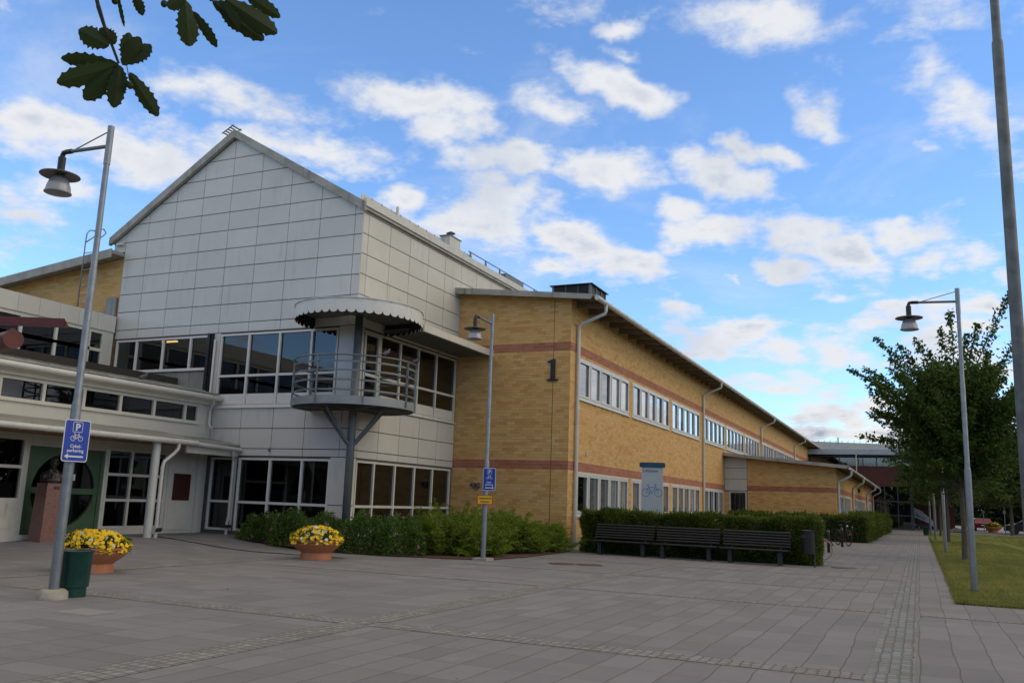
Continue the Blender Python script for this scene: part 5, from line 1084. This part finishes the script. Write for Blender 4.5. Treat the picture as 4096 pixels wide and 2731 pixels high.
# ================================================================ trees
BARK = M('grey_bark', (.095,.08,.065), .9, 0, .3, 12, .8, 30); TLEAF = leaf_mat('tree_leaves', (.022,.060,.011), (.110,.175,.026), .45); TLEAF2 = leaf_mat('tree_leaves_light', (.04,.085,.016), (.13,.19,.035), .4)
def tree(x, y, h, r, trunk_h, label, seed, nsh=150, leaf=.13, mat=TLEAF, lean=0, group='trees along the lawn edge', tr=.10, whips=(), per=70, cap=99):
    t = empty('street_tree', (x, y, 0), label, 'tree', group); rg = np.random.default_rng(seed)
    mb = MB(); th = trunk_h; mb.tube([(x,y,-.05),(x,y,.12),(x+.02,y,th*.5),(x,y,th),(x+.05,y,h*.55),(x,y+.05,h*.8)], [tr*1.35,tr,tr*.9,tr*.8,tr*.45,tr*.15], 12); Q = []
    shoots = []
    for k in range(nsh):
        f = rg.uniform(0, 1)**.8; z0 = th+(h*.62-th)*f*.9; a = rg.uniform(0, 2*np.pi)
        e = rg.uniform(.12,.75)+f*.65; L = (r*1.05/max(.35, math.cos(e)))*(1-.25*f)*(rg.uniform(.45,.85) if rg.uniform() < .72 else rg.uniform(.95,1.25)); L = min(L, (h-z0)*1.05, max(.6, (cap-z0)/max(.2, math.sin(e))))
        shoots.append((z0, a, e, L))
    for w in whips: shoots.append(w)
    for si, (z0, a, e, L) in enumerate(shoots):
        whip = si >= nsh
        m_ = 10; ts = np.linspace(0, 1, m_); bend = rg.normal()*(.06 if whip else .25)
        ax_ = a+bend*ts; out = L*np.cos(e)*ts; zz = z0+L*np.sin(e)*ts+.16*L*ts*(1-ts)-(.12*L*ts**2 if e < .5 else 0)
        C_ = np.stack([x+np.cos(ax_)*out, y+np.sin(ax_)*out, zz], 1); mb.tube([tuple(c) for c in C_[::3]], [.03*(1-.25*j) *tr/.1 for j in range(len(C_[::3]))], 5, False)
        nl = int(per*L/2.5*(1.25 if whip else 1)); tt = rg.uniform(.22, 1, nl)**.8; Pp = np.stack([np.interp(tt, ts, C_[:,i]) for i in range(3)], 1)+rg.normal(size=(nl,3))*(.13*(1-tt)+.03)[:,None]*1.5
        D = rg.normal(size=(nl,3))*.8+[0,0,-.35]+np.stack([np.cos(a)*np.ones(nl)*.4, np.sin(a)*np.ones(nl)*.4, np.zeros(nl)], 1); Q.append(leafquads(Pp, D, rg.uniform(.7,1.15,nl)*leaf, rg.uniform(.45,.6,nl)*leaf))
    smooth_by_angle(mb.build('trunk', BARK, t)); quads('crown', np.concatenate(Q), mat, t); return t
PI = math.pi
wh1 = []
for (tx, tz) in ((-1.12,7.9),(-.35,7.6),(.2,7.75),(1.0,8.1),(1.36,8.7),(2.2,8.3),(3.24,9.3),(3.6,7.9),(2.9,6.9),(3.3,5.7),(-2.15,6.6),(-1.5,6.0),(-1.25,5.2),(-1.2,4.48),(-.95,3.8),(3.4,4.4),(3.0,3.3),(-.7,3.0),(-.8,7.0),(2.5,7.3),(.6,7.4),(-1.7,6.9),(1.8,7.9)):
    z0_ = 2.5+.38*(tz-2.5); wh1.append((z0_, (0 if tx > 1.38 else PI)+random.uniform(-.35,.35), math.atan2(tz-z0_, abs(tx-1.38)), math.hypot(tz-z0_, tx-1.38)*1.03))
tree(1.38, 34.9, 8.1, 2.75, 2.35, 'nearest street tree, behind the right lamp, with long upright shoots', 70, 270, .155, TLEAF, whips=wh1, per=160, cap=6.7)
tree(1.47, 57.4, 8.0, 2.7, 2.4, 'second street tree, trunk left of the nearest one', 71, 230, .17, TLEAF, per=80)
tree(1.42, 75.2, 8.0, 2.8, 2.3, 'third street tree along the lawn edge', 72, 200, .22, TLEAF, per=60)
tree(1.45, 97, 8.5, 3.0, 2.3, 'farthest street tree of the row', 73, 160, .28, TLEAF, per=45)
tree(7.6, 92.6, 9.5, 4.3, 2.4, 'tree at the far edge of the lawn by the road', 74, 260, .30, TLEAF2, group='trees on the far right of the lawn', per=60, tr=.16)
tree(7.7, 58, 8.5, 3.4, 2.2, 'light green tree whose branches enter at the right edge', 75, 260, .20, TLEAF2, group='trees on the far right of the lawn', per=80, tr=.13)
tree(15, 84, 9.5, 4.2, 2.0, 'tree beyond the right edge by the car park', 76, 160, .32, TLEAF2, group='trees on the far right of the lawn', per=45, tr=.13)
tree(21, 30, 9, 4, 2.2, 'tree standing out on the right of the lawn', 77, 130, .34, TLEAF2, group='trees on the far right of the lawn', per=40, tr=.13)
tree(24, 12, 9, 4, 2.2, 'tree beyond the plaza on the right side', 78, 130, .34, TLEAF2, group='trees on the far right of the lawn', per=40, tr=.13)
# wood on the far side of the car park
rg = np.random.default_rng(5); Q = []
for k in range(70):
    cx_, cy_ = rg.uniform(-5, 95), rg.uniform(176, 200); hh = rg.uniform(8, 13.5); rr = rg.uniform(3.5, 5.5); n = 1500
    d = unit(rg.normal(size=(n,3))); q = rg.uniform(.6,1,n)[:,None]**.5; lump = 1+.2*np.sin(d[:,:1]*5+k)*np.sin(d[:,1:2]*6+k)
    P = np.array([cx_,cy_,hh*.5])+d*q*lump*[rr,rr,hh*.5]; Q.append(leafquads(P, d+rg.normal(size=(n,3))*.7, .75, .5))
wd = quads('distant_wood', np.concatenate(Q), leaf_mat('wood_leaves', (.014,.030,.010), (.045,.070,.020), .2), None); tag(wd, 'dark green wood beyond the car park', 'wood', kind='stuff')
Q = []
for k in range(190):
    a_ = rad(rg.uniform(22, 262)); R_ = rg.uniform(95, 125); cx_, cy_ = R_*math.sin(a_), R_*math.cos(a_)+25; hh = rg.uniform(8, 15); rr = rg.uniform(4, 7); n = 420
    d = unit(rg.normal(size=(n,3))); q = rg.uniform(.6,1,n)[:,None]**.5; P = np.array([cx_,cy_,hh*.5])+d*q*[rr,rr,hh*.5]; Q.append(leafquads(P, d+rg.normal(size=(n,3))*.7, 1.5, 1.1))
wd = quads('surrounding_wood', np.concatenate(Q), bpy.data.materials['wood_leaves'], None); tag(wd, 'wood surrounding the plaza on the other sides', 'wood', kind='stuff')

# ================================================================ red boarded building with glass front
gb_ = empty('red_glass_building', (-5,98.5,0), 'dark red building with glazed front and grey roof at the end of the path', 'building'); YG = 98.5; PQ = PL('Y', YG, -1)
mb = MB(); PQ.box(mb, -22, -.47, 4.3, 6.27, -14, 0); mb.box(-.47,112,0,3.6,125,9.0); PQ.box(mb, -.47, 6, 4.3, 8.0, -14, -.3); mb.build('wall', REDW, gb_)
mb = MB(); mb.prism([(-24,YG-1.0,8.0),(7,YG-1.0,8.0),(7,YG+6,9.1),(-24,YG+6,9.9)], (0,0,.08)); 
mb = MB(); mb.add([(-24,YG-1.0,8.02),(7,YG-1.0,7.95),(7,YG+5,8.62),(-24,YG+5,9.75)], [(0,1,2,3)]); x = -23.5
while x < 6.5: mb.bar((x,YG-1.0,8.04),(x,YG+4.9,9.2 - (x+24)/31*.55+.42),.05,.05); x += .62
mb.build('roof', M('far_zinc', (.22,.25,.25), .5, .2, .1, 1), gb_)
MB().box(-24,YG-1.05,7.45,7,YG-.99,8.0).build('fascia', M('far_fascia', (.33,.35,.38), .5, .1, .06), gb_); MB().box(-24,YG-1.0,7.25,7,YG+1,7.3).build('soffit', BLK, gb_)
mb = MB(); PQ.box(mb, -22, -.47, 6.27, 6.36, -.5, .05); 
for x in (-9.9,-7.4,-5.1,-3.8,-.6): PQ.box(mb, x-.04, x+.04, 6.36, 7.25, -.1, .02)
for x in (-9,-7,-5.2,-3.14,-1.91): PQ.box(mb, x-.05, x+.05, 0, 4.3, -.1, .04)
for z in (1.4,2.8): PQ.box(mb, -12, -.75, z-.05, z+.05, -.1, .03)
PQ.box(mb, -.78, -.45, 0, 4.3, -.3, .06); PQ.box(mb, -12, -.45, 0, .1, -.1, .05); mb.build('curtain_wall_frame', M('blue_grey_frame', (.06,.075,.095), .5, .2), gb_)
mb = MB(); PQ.quad(mb, -22, -.47, 6.36, 7.25, -.06); PQ.quad(mb, -12, -.5, .05, 4.3, -.06); mb.build('glazing', glass_mat('far_glass', (.45,.52,.54)), gb_)
mb = MB(); mb.box(-22,YG+4,0,-.5,YG+4.2,8.6); mb.build('inner_wall', DARKI, gb_); mb = MB(); mb.box(-2.95,YG+.15,.75,-2.45,YG+.17,1.34); mb.box(-2.35,YG+.15,.75,-1.95,YG+.17,1.34); mb.build('poster', M('lime_poster', (.22,.28,.02), .6, 0, .3, 3), gb_)
mb = MB()
for x in (-3.6,-2.6,-1.45): mb.tube([(x,YG+.8,2.75),(x,YG+.8,2.3)], .012, 6); mb.lathe([(.02,2.3),(.12,2.12),(0,2.12)], (x,YG+.8,0), 12)
mb.build('pendant_lamp', M('pendant_grey', (.35,.40,.42), .4), gb_)
mb = MB(); mb.tube([(-7.7,YG+3,8.9),(-7.7,YG+3,9.5)], .06, 8); mb.build('chimney_pipe', BLK, gb_); MB().tube([(-5.65,YG-1.6,2),(-5.65,YG-1.6,7.4)], .045, 8).build('front_column', GUT, gb_)
# trailer
tr_ = empty('race_trailer', (0,107,0), 'white wedge shaped trailer with slanted lettering beside the glass building', 'trailer')
pf = [(-3.6,3.6),(-3.6,2.65),(-.57,1.31),(1.06,.62),(1.38,.29),(1.5,.74),(1.06,1.25),(.40,1.80),(.36,1.93),(-.30,2.22),(-.52,2.36),(-.7,2.3)]
MB().prism([(x,107,z) for x, z in pf][::-1], (0,1.9,0)).build('body', M('trailer_white', (.80,.81,.82), .4, 0, .04), tr_); MB().box(-3.6,107.1,.36,1.4,108.8,.50).build('chassis', GREYM, tr_)
for x in (-.56,-.08): mb = MB(); mb.tube([(x,107.02,.2),(x,107.25,.2)], .2, 20); w = mb.build('wheel', BLK, tr_); MB().tube([(x,107.0,.2),(x,107.03,.2)], .12, 14).build('rim', GUT, w)
sl_ = math.atan2(-.69, 1.63); text('lettering', 'Racing', .42, (-.50,106.99,1.50), (math.cos(sl_),0,math.sin(sl_)), (-math.sin(sl_),0,math.cos(sl_)), INK, tr_, 'LEFT', shear=.3)
# cars
def car(x, y, rz, label, colr, L=4.3, Wd=1.75, H=1.42):
    t = empty('parked_car', (x, y, 0), label, 'car', 'cars parked on the far road', rz); pr = [(-L/2,.35),(-L/2+.05,.85),(-L/2+.9,.98),(-L/2+1.6,H-.03),(L/2-1.1,H),(L/2-.35,.98),(L/2-.03,.88),(L/2,.35)]
    hw = Wd/2; vs = []; 
    for s_ in (-1, 1):
        for (a, z) in pr: vs.append((a, s_*hw*(1 if z < 1.0 else .80), z))
    n = len(pr); fs = [tuple(range(n)), tuple(range(2*n-1, n-1, -1))]+[(i, n+i, n+(i+1) % n, (i+1) % n) for i in range(n)]
    MB().add(vs, fs).build('body', colr, t, world=False)
    gl = MB(); e = .012
    for s_ in (-1, 1): gl.add([(-L/2+1.0, s_*(hw*.985), 1.0), (-L/2+1.65, s_*(hw*.80+e), H-.08), (L/2-1.15, s_*(hw*.80+e), H-.07), (L/2-.55, s_*(hw*.985), 1.0)], [(0,1,2,3)])
    gl.add([(L/2-.40,-hw*.82,1.0),(L/2-.40,hw*.82,1.0),(L/2-1.04,hw*.76,H-.06),(L/2-1.04,-hw*.76,H-.06)], [(0,1,2,3)]); gl.add([(-L/2+.93,-hw*.84,1.02),(-L/2+.93,hw*.84,1.02),(-L/2+1.56,hw*.76,H-.05),(-L/2+1.56,-hw*.76,H-.05)], [(0,1,2,3)])
    gl.build('windows', M('car_glass', (.03,.04,.05), .08), t, world=False)
    for a in (-L/2+.8, L/2-.8):
        for s_ in (-1, 1): MB().tube([(a,s_*hw*.78,.32),(a,s_*(hw+.01),.32)], .32, 18).build('wheel', BLK, t, world=False)
    for s_ in (-1, 1): MB().box(L/2-.02,s_*hw*.9,.72,L/2+.02,s_*hw*.62,.9).build('tail_light', SRED, t, world=False); MB().box(-L/2-.02,s_*hw*.9,.6,-L/2+.05,s_*hw*.6,.75).build('headlight', FRAME, t, world=False)
    MB().box(L/2-.01,-.26,.62,L/2+.02,.26,.72).build('number_plate', WHT, t, world=False)
car(6.5, 114.8, rad(-90), 'dark red hatchback seen from behind, parked on the far road', M('car_red', (.16,.008,.014), .25, .2, .02)); car(6.6, 121.5, rad(-90), 'silver white car parked in front of the red one', M('car_silver', (.45,.50,.52), .25, .4, .02))
car(9.4, 96.2, rad(0), 'dark car just entering at the right edge', M('car_dark', (.02,.025,.03), .25, .2, .02))
for (x, y, lb_) in ((5.95,102.8,'thin grey sign post left of the far red car'), (7.05,92.4,'thin grey post beside the far tree trunk')):
    t = empty('sign_post', (x, y, 0), lb_, 'post'); MB().tube([(x,y,0),(x,y,2.2 if y > 100 else 2.6)], .04, 8).build('post', GALV, t); MB().box(x-.12,y-.04,1.9,x+.12,y-.02,2.2).build('plate', GALV, t)
STN = M('granite_rock', (.17,.16,.15), .85, 0, .3, 6, .6, 12)
for i, (x, y, s_) in enumerate(((2.5,95,.45),(3.2,95.4,.6),(3.9,95,.4))):
    mb = MB(); mb.ell((x,y,.1), (s_,s_*.7,s_*.55), 12, 8); mb.v = [tuple(np.array(p)+np.random.default_rng(i*99+j).normal(size=3)*.03) for j, p in enumerate(mb.v)]; tag(mb.build('boulder', STN), ['leftmost grey boulder by the far kerb', 'largest grey boulder by the far kerb', 'rightmost grey boulder by the far kerb'][i], 'boulder', 'boulders by the far kerb')

# ================================================================ pigeons
def pigeon(x, y, z, rz, label, colr):
    t = empty('pigeon', (x, y, z), label, 'pigeon', 'pigeons resting on the building', rz); Rm = Matrix.Rotation(rad(-28), 3, 'Y'); mb = MB()
    mb.ell((0,0,.085), (.13,.06,.062), 14, 10, Rm); mb.ell((.085,0,.155), (.035,.032,.055), 10, 8); mb.ell((.10,0,.20), (.033,.026,.028), 10, 8); mb.prism([(-.09,-.03,.05),(-.22,-.035,.0),(-.22,.035,.0),(-.09,.03,.05)], (0,0,.018))
    mb.prism([(.125,-.006,.198),(.155,0,.190),(.125,.006,.198)], (0,0,.008)); o = mb.build('body', colr, t, world=False); r_ = o.modifiers.new('r', 'REMESH'); r_.mode = 'VOXEL'; r_.voxel_size = .009; r_.use_smooth_shade = True
    mb = MB(); mb.tube([(0,-.02,.03),(.0,-.02,-.01)], .005, 5); mb.tube([(0,.02,.03),(.0,.02,-.01)], .005, 5); mb.build('feet', M('pigeon_feet', (.25,.08,.06), .6), t, world=False)
    mb = MB(); mb.ell((-.02,-.045,.085), (.11,.022,.045), 12, 8, Rm); mb.ell((-.02,.045,.085), (.11,.022,.045), 12, 8, Rm); mb.build('wing', M('pigeon_wing', (.085,.09,.105), .6, 0, .4, 30), t, True, world=False)
PGN = M('pigeon_grey', (.07,.075,.095), .6, 0, .4, 14)
pigeon(-20.05, 18.1, 4.54, rad(60), 'grey pigeon sitting on the entrance roof above the clerestory', PGN)
pa = math.atan2(19.797-BC[1], -13.01-BC[0]); pigeon(BC[0]+1.72*math.cos(pa), BC[1]+1.72*math.sin(pa), 5.235, rad(60), 'grey pigeon on the balcony rail, left of the other', PGN)
pa = rad(20); pigeon(BC[0]+1.72*math.cos(pa), BC[1]+1.72*math.sin(pa), 5.235, rad(30), 'dark pigeon on the right bend of the balcony rail', M('pigeon_dark', (.045,.04,.05), .6, 0, .3, 14))

# ================================================================ overhanging whitebeam
wt = empty('whitebeam_tree', (-3.2,-1.6,0), 'overhanging tree whose leafy twigs hang into the top left corner', 'tree'); LFM = leaf_mat('whitebeam_leaves', (.012,.026,.005), (.045,.070,.014), .22)
mb = MB(); mb.tube([(-3.2,-1.6,-.05),(-3.2,-1.6,1.5),(-3.0,-1.4,3.0),(-2.6,-.9,4.4)], [.17,.13,.12,.07], 14); mb.tube([(-3.0,-1.4,3.0),(-2.3,-.3,3.45),(-1.9,.5,3.3),(-1.62,.95,2.95),(-1.52,1.09,2.62),(-1.490,1.125,2.47)], [.06,.035,.016,.009,.005,.004], 8)
mb.tube([(-1.9,.5,3.3),(-1.55,.95,3.0),(-1.36,1.22,2.62),(-1.33,1.27,2.53)], [.014,.009,.005,.004], 6); mb.tube([(-1.490,1.125,2.47),(-1.485,1.14,2.435),(-1.487,1.165,2.405),(-1.490,1.19,2.375)], [.0045,.0035,.003,.0025], 6)
smooth_by_angle(mb.build('trunk', M('twig_bark', (.045,.032,.022), .8, 0, .3, 20), wt))
def wleaf(p0, p1, w, tw=0., lobes=7, cup=.1):
    p0 = Vector(p0); p1 = Vector(p1); d = p1-p0; L = d.length; d.normalize(); v = (p0-Vector((0,0,EYE))).normalized()
    w *= 1.18; s_ = d.cross(v).normalized(); nrm = s_.cross(d); q = Matrix.Rotation(tw, 3, d); s_ = q @ s_; nrm = q @ nrm
    n = 28; L_, R_ = [], []; mid = []
    for i in range(n+1):
        t_ = i/n; e = max(0, math.sin(math.pi*min(1, t_**1.25)))**.55; sc_ = 1-.22*abs(math.sin(t_*math.pi*lobes))*(t_ > .12)-.05*((i*7) % 3)/2*(t_ > .1)
        hw = w*.5*e*sc_; c = p0+d*L*t_+nrm*cup*L*(t_-.5)**2; mid.append(c); L_.append(c+s_*hw+nrm*hw*.55); R_.append(c-s_*hw+nrm*hw*.1)
    fs = []; m_ = n+1
    for i in range(n): fs += [(i, i+1, m_+i+1, m_+i), (2*m_+i, 2*m_+i+1, i+1, i)]
    return mid+L_+R_, fs
K = (-1.490,1.19,2.372)
LV = [(K,(-1.576,1.118,2.312),.042,0),((-1.495,1.185,2.362),(-1.555,1.168,2.295),.040,.3),(K,(-1.585,1.125,2.372),.034,-.2),((-1.488,1.16,2.40),(-1.535,1.12,2.425),.042,.2),(K,(-1.50,1.21,2.318),.030,.5),
      ((-1.487,1.19,2.37),(-1.508,1.205,2.285),.036,0),((-1.484,1.195,2.372),(-1.447,1.20,2.432),.034,.2),((-1.48,1.20,2.378),(-1.437,1.22,2.424),.036,-.4),((-1.479,1.20,2.372),(-1.468,1.19,2.442),.030,.5),((-1.475,1.205,2.36),(-1.452,1.272,2.285),.032,.3),((-1.50,1.14,2.43),(-1.475,1.165,2.405),.030,.6),
      ((-1.375,1.24,2.525),(-1.383,1.272,2.435),.044,.1),((-1.36,1.25,2.50),(-1.338,1.305,2.44),.024,.7),((-1.33,1.27,2.53),(-1.262,1.365,2.473),.040,.2),((-1.31,1.285,2.54),(-1.235,1.375,2.49),.046,-.1),((-1.32,1.28,2.535),(-1.295,1.32,2.48),.034,.5),((-1.37,1.24,2.54),(-1.40,1.22,2.50),.03,.3),((-1.45,1.13,2.50),(-1.458,1.165,2.438),.010,.9),((-1.43,1.15,2.51),(-1.425,1.18,2.465),.022,.6),((-1.28,1.3,2.56),(-1.235,1.38,2.53),.03,.2)]
mb = MB()
for a in LV: mb.add(*wleaf(*a))
mb.build('foreground_leaves', LFM, wt)
mb = MB()
for c in ((-1.478,1.215,2.335),(-1.395,1.205,2.50),(-1.455,1.135,2.48)): mb.ell(c, (.007,.007,.008), 12, 8); mb.tube([c, (c[0]-.005,c[1]-.01,c[2]+.04)], .001, 5)
mb.build('fruit', LFM, wt)
rg = np.random.default_rng(9); n = 9000; d = unit(rg.normal(size=(n,3))); q = rg.uniform(.5,1,n)[:,None]**.5
P = np.array([-2.7,-2.0,5.6])+d*q*[2.6,2.2,1.7]; quads('crown', leafquads(P, rg.normal(size=(n,3))+[0,0,-.3], .10, .055), LFM, wt)
